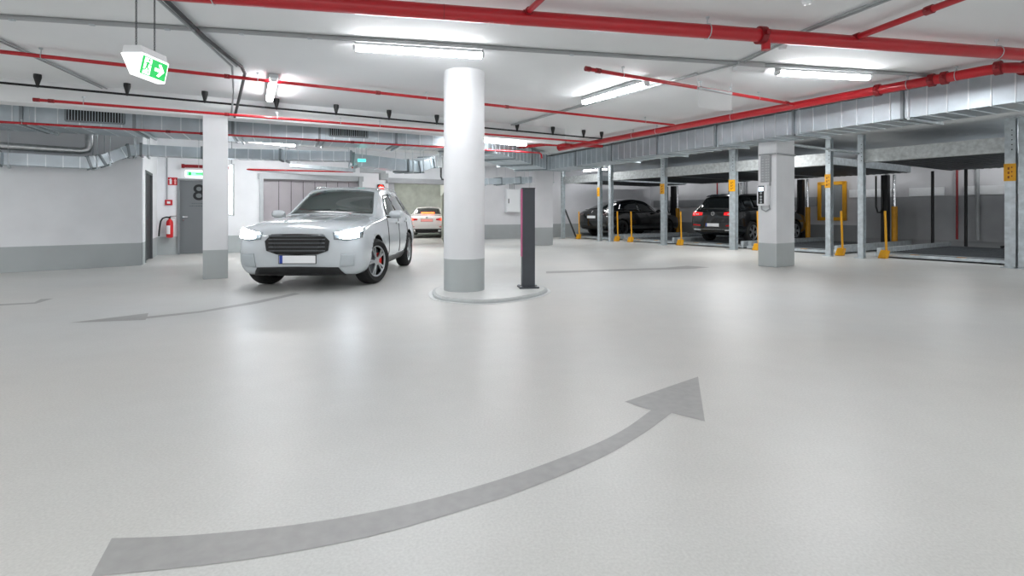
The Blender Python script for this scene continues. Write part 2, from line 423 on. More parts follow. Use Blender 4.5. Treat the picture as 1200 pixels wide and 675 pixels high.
op = tag(thing('door_4', 'open drive-through with a grey steel surround, white sedan passing inside', 'gateway', onA(O0)), kind='structure')
mb = MB(onA(O0))
mb.bar(onA(O0)+nA*0.1, onA(O0, 2.24)+nA*0.1, 0.16, 0.4, A); mb.bar(onA(O1)+nA*0.1, onA(O1, 2.24)+nA*0.1, 0.16, 0.4, A)
mb.bar(onA(O0-0.08, 2.2)+nA*0.1, onA(O1+0.08, 2.2)+nA*0.1, 0.4, 0.16); mb.build('gate_frame', mat('drive surround', '#9b9da0', 0.5, 0.2, var=0.05), op)

# passage beyond the opening
mb = MB(); mb.prism(*wall_mb(V((-9.5, 29.0, 0)), V((1.0, 29.0, 0)), 0, CEIL, 0.2)); structure('wall_passage_back', mb, M['concrete'])
mb = MB(); e = onA(END)
pr0 = V((-2.55, 19.8, 0)); pr1 = V((-4.2, 30.2, 0))
mb.prism(*wall_mb(pr0, pr1, 0, CEIL, 0.2, -1)); structure('wall_passage_right', mb, M['concrete'])
mb = MB()
for k in range(26):                                                # ribbed steel lining of the passage
    p = pr0.lerp(pr1, (k + 0.5) / 26) + V((-0.03, 0, 0)); mb.bar(p, p + V((0, 0, 1.9)), 0.06, 0.05, (1, 0, 0))
structure('trim_1', mb, M['concrete'])
mb = MB(); mb.prism(*wall_mb(onA(O0-0.1) + nA*0.3, onA(O0-0.1) + nA*0.3 + V((-2.5, 12.5, 0)), 0, CEIL, 0.2)); structure('wall_passage_left', mb, M['concrete'])

# recess wall right of the round column and side wall of the lift bays
S0 = V((-1.75, 22.1, 0)); S1 = S0 + A * 17.5
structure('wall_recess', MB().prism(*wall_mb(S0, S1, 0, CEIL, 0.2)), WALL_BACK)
structure('wall_return', MB().prism(*wall_mb(onA(END), S0, 0, CEIL, 0.2)), WALL)
PX = at_z(627, 287.5, 0)
pier = MB(PX + A*0.36)
pier.prism([(PX.x, PX.y), (PX.x + A.x*0.74, PX.y + A.y*0.74 - 0.12), (PX.x + A.x*0.74 + nA.x*0.4, PX.y + A.y*0.74 + nA.y*0.4), (PX.x + nA.x*0.4, PX.y + nA.y*0.4)], 0, CEIL)
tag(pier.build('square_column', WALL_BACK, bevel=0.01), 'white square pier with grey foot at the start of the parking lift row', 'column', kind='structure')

# lift row frame: local x along the row, local y into the bays
L0 = V((5.36, 18.36, 0)); LX = V((0.5527, -0.8334, 0)); LY = V((0.8334, 0.5527, 0)); LR = math.atan2(LX.y, LX.x)
def lp(t, y, z=0): return L0 + LX * t + LY * y + V((0, 0, z))
structure('wall_right', MB().prism(*wall_mb(lp(-9.5, 6.35), lp(17, 6.35), 0, CEIL, 0.2, 1)), painted_wall('bay wall', '#c9c9cc', '#8d9092', 0.68))

# beam across the ceiling
b0 = at_z(0, 118, 2.81); b1 = at_z(650, 166.5, 2.81); bd = (b1 - b0).normalized(); bl = b0 - bd * 7; br = b1 + bd * 0.3
mb = MB(); mb.prism(*wall_mb(V((bl.x, bl.y, 0)), V((br.x, br.y, 0)), 2.81, CEIL, 0.36)); structure('beam', mb, M['beam'])

# columns
cR = V((-0.685, 7.46, 0))
mb = MB(cR); mb.lathe([(0.29, 0.0), (0.29, CEIL)], cR, 64); tag(mb.build('round_column', COLM, smooth=True), 'thick white round column with grey foot standing on the oval island', 'column', kind='structure')
c0 = on_line(b0, b1, 238); c1 = on_line(b0, b1, 267.5)
mb = MB(V((c0.x, c0.y, 0))); mb.prism([(c0.x, c0.y - .01), (c1.x, c1.y - .01), (c1.x + nA.x*0.42, c1.y + nA.y*0.42), (c0.x + nA.x*0.42, c0.y + nA.y*0.42)], 0, 2.81)
tag(mb.build('square_column', COLM, bevel=0.008), 'slim white square column with grey foot carrying the ceiling beam by the white SUV', 'column', kind='structure')
K = at_z(910, 313.6, 0); kA = V((0.82, 0.57, 0)).normalized() * 0.74; kB = V((-0.52, 0.86, 0)).normalized() * 0.42
mb = MB(K); mb.prism([(K.x, K.y), (K.x+kA.x, K.y+kA.y), (K.x+kA.x+kB.x, K.y+kA.y+kB.y), (K.x+kB.x, K.y+kB.y)], 0, CEIL)
tag(mb.build('square_column', COLM, bevel=0.012), 'broad white square column with grey foot carrying the key switch box', 'column', kind='structure')
# thin grout foot round it
# ------------------------------------------------------------------ island, post, floor arrows
def chaikin(p, it=2):
    for _ in range(it):
        q = []
        for i in range(len(p)):
            a, b = V(p[i]), V(p[(i+1) % len(p)]); q += [a*0.75 + b*0.25, a*0.25 + b*0.75]
        p = q
    return p
isl = chaikin([V(q) for q in ((-1.12,7.25),(-1.0,6.84),(-0.72,6.62),(-0.38,6.50),(0.05,6.72),(0.4,7.15),(0.55,7.6),(0.42,8.0),(0.0,8.15),(-0.5,8.2),(-1.0,8.0),(-1.15,7.65))])
it = thing('traffic_island', 'low oval concrete island under the round column and dark post', 'traffic island', (-0.3, 7.3, 0))
MB((-0.3,7.3,0)).prism([(p.x, p.y) for p in isl], 0, 0.042).build('curb', M['curb'], it, bevel=0.012)
ctr = V((-0.3, 7.35))
MB((-0.3,7.3,0)).prism([tuple(ctr + (p - ctr)*0.95) for p in isl], 0.042, 0.05).build('island_top', M['curb_top'], it, bevel=0.004)
MB((-0.3,7.3,0)).prism([tuple(ctr + (p - ctr)*1.06) for p in isl], 0.0, 0.006).build('sealant_skirt', mat('pale sealant', '#cfd2d1', 0.4, var=0.03), it)
pb = V((0.235, 7.62, 0.05))
po = thing('terminal_post', 'tall anthracite rectangular steel post bolted to the oval island', 'post', pb, math.radians(8))
MB().box((0, 0, 0.73), (0.185, 0.13, 1.43)).build('post_body', M['anthracite'], po, bevel=0.006)
MB().box((0, 0, 0.012), (0.29, 0.25, 0.024)).build('base_plate', M['anthracite'], po, bevel=0.004)
MB().box((0, 0, 1.452), (0.192, 0.138, 0.012)).build('top_cap', M['black'], po, bevel=0.003)
MB().box((-0.1, -0.02, 0.95), (0.014, 0.09, 0.98)).build('reflective_edge', M['magenta'], po)
for x in (-0.12, 0.12):
    for y in (-0.1, 0.1): MB().lathe([(0.001,0.024),(0.012,0.024),(0.012,0.034),(0.001,0.034)], (x, y, 0), 6).build('bolt', M['steel'], po)

def flat_mark(name, pxpoly, label, cat='floor marking', z=0.0012, m='mark', group=None):
    pts = [at_z(x, y, 0) for x, y in pxpoly]; c = sum(pts, V()) / len(pts)
    bm = bmesh.new(); vs = [bm.verts.new((p.x - c.x, p.y - c.y, 0)) for p in pts]
    f = bm.faces.new(vs); bm.normal_update()
    if f.normal.z < 0: f.normal_flip()
    bmesh.ops.triangulate(bm, faces=bm.faces[:])
    me = bpy.data.meshes.new(name); bm.to_mesh(me); bm.free(); me.materials.append(M[m])
    o = bpy.data.objects.new(name, me); COL.objects.link(o); o.location = (c.x, c.y, z)
    return tag(o, label, cat, group)
def spline(p, k=6):
    p = [V((a, b)) for a, b in p]; p = [p[0]*2 - p[1]] + p + [p[-1]*2 - p[-2]]; out = []
    for i in range(1, len(p)-2):
        for j in range(k):
            t = j/k; a, b, c, d = p[i-1:i+3]
            out.append(tuple(0.5*((2*b) + (c-a)*t + (2*a-5*b+4*c-d)*t*t + (3*b-a-3*c+d)*t**3)))
    return out + [tuple(p[-2])]
flat_mark('floor_arrow', spline([(131,631),(195,629),(260,624.5),(347,615),(433,601),(520,581),(607,555),(687,525),(730,504),(763,481)]) + [(732,471),(818,441.5),(826,494)] + spline([(787,484),(753,509),(700,539),(613,575),(527,603),(433,629),(327,650),(227,664),(107,676)]),
          'large grey curved arrow painted across the front of the floor')
flat_mark('floor_arrow', [(80,378.5),(174,367),(172.5,371),(235,364.5),(300,353),(345,343.5),(352,344.5),(300,356),(235,366.5),(171.5,373.5),(170.5,375)],
          'thin grey floor arrow running out from under the white SUV')
flat_mark('floor_arrow', [(-60,359.5),(40,354.5),(48,350.5),(63,349.8),(42,356),(-60,361.5)], 'grey arrow tip on the floor beside the white dado wall')
flat_mark('floor_arrow', [(640,318),(700,316.2),(780,313.8),(805,311.5),(832,313.3),(815,314.8),(700,318.4),(640,320.5)], 'slim grey arrow on the floor beyond the dark post')

# ------------------------------------------------------------------ pipes, conduits
def ring_pts(c, t, r, n=14):
    t = V(t).normalized(); a = t.cross(V((0,0,1))).normalized(); b = t.cross(a)
    return [V(c) + (a*math.cos(2*math.pi*i/n) + b*math.sin(2*math.pi*i/n))*r for i in range(n)]
def pipe(name, label, cat, pts, r, couple=(), hang=(), caps=(), m='red', cm='red_dark', group=None, seg=0, extra=None, n=16, rod_top=CEIL):
    """a pipe run; couplings and hangers given by the photo column they are seen at, on segment seg"""
    pts = [V(p) for p in pts]; base = pts[0]
    t = thing(name, label, cat, base, group=group)
    MB(base).tube(pts, r, n).build('pipe_run', M[m], t, smooth=True)
    d = (pts[seg+1] - pts[seg]).normalized()
    for px in couple:
        c = on_line(pts[seg], pts[seg+1], px); mb = MB(base)
        mb.cyl(c - d*0.035, c + d*0.035, r*1.32, 18)
        s = d.cross(V((0,0,1))).normalized()
        for sg in (-1, 1): mb.box(c + s*sg*r*1.5, (r*0.5, r*0.7, r*0.7))
        mb.build('coupling', M[cm], t, smooth=True)
    for px in hang:
        c = on_line(pts[seg], pts[seg+1], px); mb = MB(base)
        mb.tube(ring_pts(c, d, r*1.12), max(0.004, r*0.07), 6, closed=True)
        mb.cyl(c + V((0,0,r*1.1)), V((c.x, c.y, rod_top)), 0.006, 6)
        mb.lathe([(0.001,-0.02),(0.02,-0.02),(0.02,0),(0.001,0)], (c.x, c.y, rod_top), 8)
        mb.build('pipe_hanger', M['steel'], t, smooth=True)
    for i in caps:
        c = pts[i]; dd = (pts[i] - pts[i-1 if i else 1]).normalized()
        MB(base).cyl(c - dd*0.06, c + dd*0.012, r*1.3, 16).build('end_cap', M[cm], t, smooth=True)
    if extra: extra(t, base)
    return t
def ext(p, q, d): return V(p) + (V(p) - V(q)).normalized() * d

# thick main
a0 = at_z(230, -6.9, 3.0); a1 = at_z(1200, 64, 3.0)
def thick_extra(t, base):
    c = on_line(a0, a1, 897.5); MB(base).cyl(c + V((0,0,-0.04)), c + V((0,0,-0.15)), 0.045, 16).build('outlet_cap', M['red'], t, smooth=True)
    mb = MB(base); d = (a1-a0).normalized(); c = on_line(a0, a1, 520); mb.cyl(c-d*0.004, c+d*0.004, 0.0715, 20); mb.build('weld_seam', M['red_dark'], t, smooth=True)
pipe('sprinkler_main', 'thickest red sprinkler main crossing the ceiling at the front', 'pipe', [ext(a0, a1, 6), ext(a1, a0, 4)], 0.07, couple=(892,), hang=(829, 1168, 250), extra=thick_extra, n=24)
# branches on top of it
q0 = on_line(a0, a1, 616); q0 = V((q0.x, q0.y, 3.06)); q1 = at_z(634, -3, 3.06)
pipe('sprinkler_branch', 'short red branch pipe rising from the front main above the round column', 'pipe', [q0 + V((0,0,-0.02)), ext(q1, q0, 2.5)], 0.028, couple=(619,))
q0 = on_line(a0, a1, 1000); q0 = V((q0.x, q0.y, 3.06)); q1 = at_z(1115, 0, 3.06)
pipe('sprinkler_branch', 'long red branch pipe climbing from the front main toward the ceiling light', 'pipe', [q0 + V((0,0,-0.02)), ext(q1, q0, 3)], 0.032, couple=(1004, 1089))
# right main along the duct
r0 = at_z(1177, 78.5, 3.02); r1 = at_z(656, 174.5, 3.02)
dC = (a1 - a0).normalized()
pipe('sprinkler_main', 'bright red main running along the galvanised duct over the parking lifts', 'pipe',
     [ext(V(r0) + dC*0.25, r0, 4), V(r0) + dC*0.18, V(r0) + dC*0.05 + (V(r1)-V(r0)).normalized()*0.04, V(r0) + (V(r1)-V(r0)).normalized()*0.2, r1, r1 + V((-0.02, 0.04, 0.03)), r1 + V((-0.02, 0.04, 0.13))],
     0.068, couple=(1170, 1107, 1092, 1029), hang=(1172, 1121, 1064, 858, 770, 742), seg=3, n=20,
     extra=lambda t, base: [MB(base).cyl(V(r0) + dC*0.3, V(r0) + dC*0.36, 0.09, 18).build('coupling', M['red_dark'], t, smooth=True)])
# thin runs (sprinkler lines parallel to the beam)
t0 = at_z(0, 60.5, 3.05); t1 = at_z(790, 146.5, 3.05)
pipe('sprinkler_line', 'long thin red pipe joining the bright main beyond the round column', 'pipe', [ext(t0, t1, 5), t1], 0.024, couple=(266, 443, 594), hang=(302, 500, 756, 48))
t0 = at_z(687, 80.5, 3.04); t1 = at_z(929, 122, 3.04)
pipe('sprinkler_line', 'short red pipe with capped end hung below the diagonal light strip', 'pipe', [t0, t1], 0.026, couple=(701, 922), hang=(730, 821, 856, 889), caps=(0,))
t0 = at_z(40, 116.8, 2.74); t1 = at_z(700, 167.2, 2.74)
pipe('sprinkler_line', 'thin red pipe with capped end along the lower edge of the ceiling beam', 'pipe', [t0, t1], 0.021, couple=(60, 266), hang=(98, 325, 399, 445), caps=(0,), rod_top=2.84)
t0 = at_z(0, 142.8, 2.60); t1 = at_z(632, 179.2, 2.60)
pipe('sprinkler_line', 'thin dark red pipe below the grilled ventilation duct', 'pipe', [ext(t0, t1, 4), t1, t1 + V((0.05, 0.1, -0.02)), t1 + V((0.07, 0.12, -0.12))], 0.02, couple=(197, 237, 372, 413), hang=(26, 440), rod_top=2.66)
# the cluster by the pier
u0 = at_d(602, 14.6, 2.97); u1 = at_d(640, 14.6, 3.06); u2 = at_d(706, 15.0, 3.06)
pipe('sprinkler_branch', 'red pipe elbow cluster at the far end of the bright main', 'pipe', [u0, u1, u2], 0.045, couple=(614,), n=16)
t0 = at_d(272, 15.0, 2.40); t1 = at_d(413, 15.8, 2.38)
pipe('sprinkler_line', 'thin red pipe above the wide grey gate with a raised end', 'pipe', [t0, t1, t1 + V((0, 0, 0.22))], 0.03)
# black line with cone holders along the beam
t0 = at_z(0, 96.8, 2.98); t1 = at_z(704, 162.5, 2.98)
bl_t = pipe('black_line', 'thin black pipe held by cone shaped clips along the ceiling beam', 'pipe', [ext(t0, t1, 5), t1], 0.017, m='black_steel')
mb_proto = None
for px in (-60, 44, 149, 240, 324, 394, 456, 512, 606, 648, 684, 705):
    c = on_line(t0, t1, px)
    o = MB(c).lathe([(0.014, -0.02), (0.02, 0.015), (0.048, 0.125), (0.048, 0.17)], c, 16).build('cone_clip', M['black'], None, smooth=True)
    o.parent = bl_t; o.location = c - bl_t.location

def conduit(name, label, runs, r=0.02, m='conduit', clips=(), cat='conduit'):
    base = V(runs[0][0]); t = thing(name, label, cat, base)
    for pts in runs: MB(base).tube(pts, r, 10).build('conduit_run' if m != 'cable' else 'cable_run', M[m], t, smooth=True)
    p0, p1 = V(runs[0][0]), V(runs[0][1])
    for px in clips:
        c = on_line(p0, p1, px); MB(base).box(c, (0.05, 0.03, r*2.6), math.atan2((p1-p0).y, (p1-p0).x)).build('conduit_clip', M['steel'], t)
    return t
g0 = at_z(0, 19.5, 3.125); g1 = at_z(900, 76.5, 3.125)
conduit('conduit', 'long grey conduit on the ceiling feeding the bright tube lights', [[ext(g0, g1, 6), ext(g1, g0, 3)]], 0.026, clips=(14, 108, 196, 283, 363, 670))
def para(p0, p1, off): 
    d = (V(p1)-V(p0)).normalized(); s = V((d.y, -d.x, 0))*off; return [V(p0)+s, V(p1)+s]
p0, p1 = at_z(183, -3, 3.12), at_z(222, 30, 3.12)
p2 = at_z(272, 78, 3.12); p3 = at_z(287, 84, 3.10); p4 = at_z(284, 106, 3.08)
conduit('cable_bundle', 'dark cable bundle crossing the ceiling beside the hanging exit sign', [[ext(at_z(196,0,3.10), at_z(262,64,3.10), 3), at_z(215,20,3.10), at_z(240,44,3.10), at_z(262,62,3.10), at_z(283,78,3.10), at_z(287,86,3.09), at_z(283,104,3.07), at_z(275,137,2.83)], ], 0.022, m='cable', cat='cable')
conduit('conduit', 'pair of grey conduits running beside the dark cable bundle', [[ext(p0, p2, 3), p2], [ext(p0, p2, 3) + V((0.07, -0.02, 0)), p2 + V((0.07, -0.02, 0))], [p2, at_z(274, 108, 3.08), at_z(270.5, 139, 2.83)]], 0.014)
conduit('conduit', 'thin pair of grey conduits rising diagonally over the left grille', [[ext(at_z(0, 50, 3.13), at_z(150, 120, 3.13), 2), at_z(160, 122, 3.13)], para(ext(at_z(0, 50, 3.13), at_z(150, 120, 3.13), 2), at_z(160, 122, 3.13), 0.06)], 0.011)
conduit('conduit', 'grey conduit running diagonally behind the tilted tube light', [[at_z(575, 154, 3.12), at_z(858, 76, 3.12)], para(at_z(575, 154, 3.12), at_z(820, 87, 3.12), 0.05)], 0.014)
h0, h1 = at_z(868, 72, 3.125), at_z(1040, -3, 3.125)
conduit('conduit', 'pair of grey conduits from the small unlit lamp to the front ceiling', [[h0, at_z(943, 35, 3.125), ext(h1, at_z(943, 35, 3.125), 2)], [h0 + V((.06,.02,0)), at_z(943, 35, 3.125) + V((.06,.02,0)), ext(h1, at_z(943, 35, 3.125), 2) + V((.06,.02,0))]], 0.013)

# ------------------------------------------------------------------ ceiling lamps
def tube_lamp(p0, p1, label, lit=True, wd=0.10, hgt=0.075, drop=0.0, group=None):
    p0, p1 = V(p0), V(p1); d = (p1-p0).normalized(); c = (p0+p1)/2; ln = (p1-p0).length
    t = thing('tube_light', label, 'light', c, math.atan2(d.y, d.x), group)
    mb = MB(); mb.box((0, 0, hgt*0.25 + 0.032), (ln*0.99, wd*1.25, 0.064)); mb.build('lamp_tray', M['lamp_body'], t, bevel=0.005)
    prof = [(-wd/2, hgt*0.25), (-wd*0.46, -hgt*0.2), (-wd*0.3, -hgt*0.46), (wd*0.3, -hgt*0.46), (wd*0.46, -hgt*0.2), (wd/2, hgt*0.25)]
    mb = MB(); mb.extrude([(-ln/2+0.02, y, z) for y, z in prof], (ln-0.04, 0, 0)); mb.build('diffuser', M['tube' if lit else 'tube_off'], t)
    for sx in (-1, 1):
        mb = MB(); mb.extrude([(sx*(ln/2-0.02), y*1.04, z*1.04) for y, z in prof], (sx*0.03, 0, 0)); mb.build('end_cap', M['tube_off'], t)
    return t
tube_lamp(at_z(415, 55.5, 3.06), at_z(566, 65, 3.06), 'bright tube light in front of the round column')
tube_lamp(at_z(321, 93, 3.06), at_z(316, 117, 3.06), 'bright tube light end on near the slim square column')
tube_lamp(at_z(684, 120, 3.06), at_z(758, 98, 3.06), 'bright tube light slanting behind the short capped red pipe')
tube_lamp(at_z(911, 85, 3.06), at_z(1018, 91, 3.06), 'bright tube light between the two red mains')
tl = tube_lamp(at_z(534, 161.5, 2.77), at_z(616, 169.5, 2.77), 'bright tube light under the beam, partly hidden by the round column')
tube_lamp(at_z(862, 80, 3.06), at_z(893, 82, 3.06), 'small unlit emergency lamp beside the bright tube light between the mains', lit=False)
tube_lamp(at_d(684, 23.6, 3.04), at_d(712, 22.6, 3.04), 'bright tube light above the black crossover in the end bay')
tube_lamp(at_d(478, 23.0, 3.04), at_d(496, 23.4, 3.04), 'bright tube light inside the drive-through over the white sedan')
tube_lamp(at_d(286, 12.6, 2.9), at_d(345, 13.6, 2.9), 'bright tube light over the wide grey gate, half hidden by ducts')
for px, py, lab in ((917, 56.5, 'small round white smoke detector beside the drop outlet of the main'), (946, 2, 'small round white smoke detector at the top edge near the diagonal conduits')):
    c = at_z(px, py, CEIL - 0.03)
    t = thing('smoke_detector', lab, 'smoke detector', (c.x, c.y, CEIL))
    MB().lathe([(0.055, -0.02), (0.055, 0)], n=24).build('mounting_plate', M['white'], t, smooth=True)
    MB().lathe([(0.02, -0.055), (0.04, -0.05), (0.048, -0.02)], n=24).build('sensor_head', M['tube_off'], t, smooth=True)
# vertical strip on the bright wall behind the slim column

clear = mat('clear acrylic', '#e8ecee', 0.1, var=0.02); clear.node_tree.nodes['Principled BSDF'].inputs['Alpha'].default_value = 0.06
pa, pb2 = at_z(818, 103.2, 3.0), at_z(857, 109.8, 3.0)
dp = (pb2 - pa).normalized(); hp_ = thing('hanging_panel', 'clear hanging panel under the short capped red pipe beside the lamp', 'hanging panel', pa)
MB(pa).bar(pa, pb2, 0.04, 0.03).build('top_rail', M['conduit'], hp_)
MB(pa).bar(pa + V((0,0,-0.15)), pb2 + V((0,0,-0.15)), 0.006, 0.26).build('clear_sheet', clear, hp_)
for q in (pa, pb2): MB(pa).cyl(q, V((q.x, q.y, CEIL)), 0.006, 6).build('hanger_rod', M['steel'], hp_)
vt = thing('wall_light', 'bright upright strip light beside the slim square column', 'light', at_d(271.5, 12.2, 1.1))
MB().box((0, 0, 0.58), (0.10, 0.06, 1.22)).build('lamp_tray', M['lamp_body'], vt, bevel=0.01)
MB().box((0, -0.04, 0.58), (0.08, 0.04, 1.16)).build('diffuser', mat('upright diffuser', '#ffffff', 0.4, emit='#f4f9ff', estr=3.0), vt, bevel=0.015)
MB().cyl((0, 0, 1.18), (0, 0, CEIL-1.1), 0.012, 8).build('drop_rod', M['conduit'], vt)
# ------------------------------------------------------------------ ducts
def duct(name, label, path, w_, h, seam=0.24, joint=1.25, hang=True, grilles=(), cat='ventilation duct'):
    path = [V(p) for p in path]; base = path[0].copy(); base.z = 0
    t = thing(name, label, cat, base)
    MB(base).sweep(path, w_, h).build('duct_body', M['duct'], t)
    mb = MB(base); acc = 0.0; jn = []
    for i in range(len(path)-1):
        a, b = path[i], path[i+1]; d = (b-a); L_ = d.length; d.normalize()
        k = max(1, round(L_/seam)); 
        for q in range(k): 
            p = a + d*(q+0.5)*L_/k; mb.ring(p, d, w_, h, 0.016, 0.02)
        kj = max(1, round(L_/joint))
        for q in range(kj + (1 if i == len(path)-2 else 0)): jn.append((a + d*q*L_/kj, d))
    mb.build('seams', M['seam'], t)
    for p, d in jn:
        MB(base).ring(p, d, w_+0.02, h+0.02, 0.045, 0.035).build('flange', M['duct_dark'], t)
    if hang:
        for p, d in jn[::1]:
            dh = V((d.x, d.y, 0)).normalized(); sd = V((dh.y, -dh.x, 0)); q = p + d*0.12
            mb = MB(base); z = q.z - h/2 - 0.03
            a = V((q.x, q.y, z)) - sd*(w_/2+0.08); b = V((q.x, q.y, z)) + sd*(w_/2+0.08)
            mb.bar(a, b, 0.04, 0.035)
            for e in (a + sd*0.03, b - sd*0.03): mb.cyl(e, V((e.x, e.y, CEIL)), 0.006, 6)
            mb.build('duct_hanger', M['steel'], t)
    return t
# the duct along the lifts
z0d, z1d = 2.65, 3.09
f0 = at_z(640, 199, z0d); f1 = at_z(1200, 118.4, z0d); fd = (f1-f0).normalized(); fs = V((-fd.y, fd.x, 0))
if fs.x < 0: fs = -fs
wR = 0.85
e1 = ext(f1, f0, 6)
duct('ventilation_duct', 'long galvanised duct running above the parking lift row', [V((f0.x, f0.y, (z0d+z1d)/2)) + fs*wR/2, V((e1.x, e1.y, (z0d+z1d)/2)) + fs*wR/2], wR, z1d-z0d, seam=0.26, joint=1.9)
# the duct with grilles behind the beam
g0_ = at_z(0, 143, 2.65); g1_ = at_z(545, 172.3, 2.65); gd = (g1_-g0_).normalized(); gs = V((-gd.y, gd.x, 0))
wG = 1.1; gl = ext(g0_, g1_, 6)
gd_t = duct('ventilation_duct', 'galvanised duct with two dark grilles behind the ceiling beam', [V((gl.x, gl.y, 2.87)) + gs*wG/2, V((g1_.x, g1_.y, 2.87)) + gs*wG/2, V((g1_.x, g1_.y, 2.87)) + gs*wG/2 + gd*0.5 + gs*0.35, V((0.62, 17.3, 2.80))], wG, 0.44, seam=0.3, joint=1.5)
for pa, pb_ in ((77.5, 145.5), (386, 430.5)):
    base = V((gl.x, gl.y, 0)) + gs*wG/2; base.z = 0
    a = on_line(g0_, g1_, pa); b = on_line(g0_, g1_, pb_); off = -gs*0.02; ln = (b-a).length
    A3 = V((a.x, a.y, 0)) + off; B3 = V((b.x, b.y, 0)) + off
    fr = MB(base)
    for z in (2.73, 3.0): fr.bar(A3 + V((0,0,z)), B3 + V((0,0,z)), 0.03, 0.03)
    for p in (A3, B3): fr.bar(p + V((0,0,2.73)), p + V((0,0,3.0)), 0.03, 0.03, gd)
    go = fr.build('grille', M['duct_dark'], gd_t)
    MB(base).bar((A3+B3)/2 - gd*ln/2 + V((0,0,2.865)) + gs*0.01, (A3+B3)/2 + gd*ln/2 + V((0,0,2.865)) + gs*0.01, 0.012, 0.25).build('grille_back', M['black'], go)
    mb = MB(base); k = 20
    for i in range(1, k):
        p = A3.lerp(B3, i/k); mb.bar(p + V((0,0,2.74)), p + V((0,0,2.99)), 0.014, 0.012, gd)
    mb.build('grille_slats', M['duct'], go)
# the stepped duct along the left wall
def dl(px, d, z): return at_d(px, d, z)
q = [dl(-330, 6.6, 2.14), dl(0, 9.62, 2.14), dl(103, 10.45, 2.14), dl(118, 10.6, 2.2), dl(150, 10.95, 2.44), dl(166, 11.1, 2.475), dl(240, 11.7, 2.475), dl(330, 12.1, 2.475), dl(412, 12.45, 2.475)]
duct('ventilation_duct', 'low stepped galvanised duct rising over the white wall with grey dado', q, 0.36, 0.22, seam=0.26, joint=1.1)
# round-ended duct behind the SUV roof
q = [dl(412, 13.6, 2.52), dl(470, 14.2, 2.42), dl(483, 14.6, 2.42), dl(500, 15.3, 2.62)]
duct('ventilation_duct', 'short grey duct with a bent end above the drive-through', q, 0.5, 0.3, seam=0.5, joint=1.4)
q = [dl(560, 17.6, 2.18), dl(606, 18.4, 2.28), dl(640, 19.0, 2.36)]
duct('ventilation_duct', 'flat grey duct under the pipes beside the round column', q, 0.5, 0.2, seam=0.6, joint=1.0, hang=True)
# foil pipe
i0 = dl(-250, 7.9, 2.37); i1 = dl(94, 10.35, 2.375)
pipe('insulated_pipe', 'silver foil insulated pipe with an upturned end above the low duct', 'pipe', [i0, i1, i1 + V((0.09, 0.07, 0.03)), i1 + V((0.11, 0.09, 0.12)), i1 + V((0.11, 0.09, 0.5))], 0.068, m='foil', n=18)
# vertical pieces over gate
tr = MB(dl(275, 14.3, 2.3)); o_ = dl(275, 14.3, 2.3)
tray = thing('cable_tray', 'grey cable tray hung above the wide grey gate', 'cable tray', o_)
p0, p1 = dl(340, 14.3, 2.40), dl(416, 15.0, 2.32)
MB(o_).bar(p0, p1, 0.2, 0.015).build('tray_floor', M['steel'], tray)
for s in (-1, 1):
    d = (p1-p0).normalized(); sd = V((d.y, -d.x, 0))*0.1*s; MB(o_).bar(p0+sd+V((0,0,0.04)), p1+sd+V((0,0,0.04)), 0.008, 0.09).build('tray_side', M['steel'], tray)
for f in (0.1, 0.9):
    c = p0.lerp(p1, f); MB(o_).cyl(c, V((c.x, c.y, CEIL)), 0.008, 6).build('tray_rod', M['steel'], tray)
gb = dl(437, 15.6, 2.36)
go_ = thing('gate_operator', 'grey motor box hung over the gap between gate and drive-through', 'gate motor', gb, rotA)
MB().box((0, 0, 0.06), (0.72, 0.25, 0.18)).build('motor_housing', M['gate_frame'], go_, bevel=0.015)
MB().box((0.32, -0.02, -0.13), (0.24, 0.22, 0.2)).build('limit_box', M['conduit'], go_, bevel=0.01)
MB().cyl((-0.2, 0, 0.15), (-0.2, 0, CEIL-2.36), 0.012, 8).build('drop_rod', M['steel'], go_)

# ------------------------------------------------------------------ signs and wall devices
# hanging exit sign
sx = thing('exit_sign', 'lit green and white exit sign hanging from the ceiling on two chains', 'exit sign', (-3.09, 4.38, 2.45))
so = V((-3.09, 4.38, 2.45)); Y0, Y1 = 4.23, 4.56
sec = [(-3.18, 2.45), (-3.005, 2.45), (-3.043, 2.276), (-3.105, 2.276)]
mb = MB(so); mb.extrude([(x, Y0, z) for x, z in sec], (0, Y1-Y0, 0)); mb.build('light_wedge', M['white_lit'], sx)
mb = MB(so); mb.extrude([(-3.175, Y0+0.005, 2.452), (-3.01, Y0+0.005, 2.452), (-3.02, Y0+0.005, 2.515), (-3.165, Y0+0.005, 2.515)], (0, Y1-Y0-0.01, 0)); mb.build('housing', M['white'], sx, bevel=0.006)
def sp(u, v, o=0.002):     # u along the face 0..0.33, v up 0..0.174
    s = v / 0.174; x = -3.043 + 0.038*s; n = V((0.174, 0, -0.038)).normalized()
    return V((x, Y0 + u, 2.276 + v)) + n*o
def face_poly(name, uvs, o, m, parent):
    mb = MB(so); mb.add([sp(u, v, o) for u, v in uvs], [tuple(range(len(uvs)))]); return mb.build(name, m, parent)
gp = face_poly('green_face', [(0.012,0.014),(0.318,0.014),(0.318,0.160),(0.012,0.160)], 0.003, M['green_lit'], sx)
face_poly('door_pictogram', [(0.04,0.022),(0.125,0.022),(0.125,0.152),(0.04,0.152)], 0.004, M['white_lit'], gp)
mb = MB(so)
def limb(a, b, w2):
    a, b = V(a), V(b); d = (b-a).normalized(); n = V((-d.y, d.x))*w2
    mb.add([sp(*(a+n), 0.005), sp(*(a-n), 0.005), sp(*(b-n), 0.005), sp(*(b+n), 0.005)], [(0,1,2,3)])
mb.add([sp(0.09+0.011*math.cos(k*math.pi/6), 0.138+0.011*math.sin(k*math.pi/6), 0.005) for k in range(12)], [tuple(range(12))])
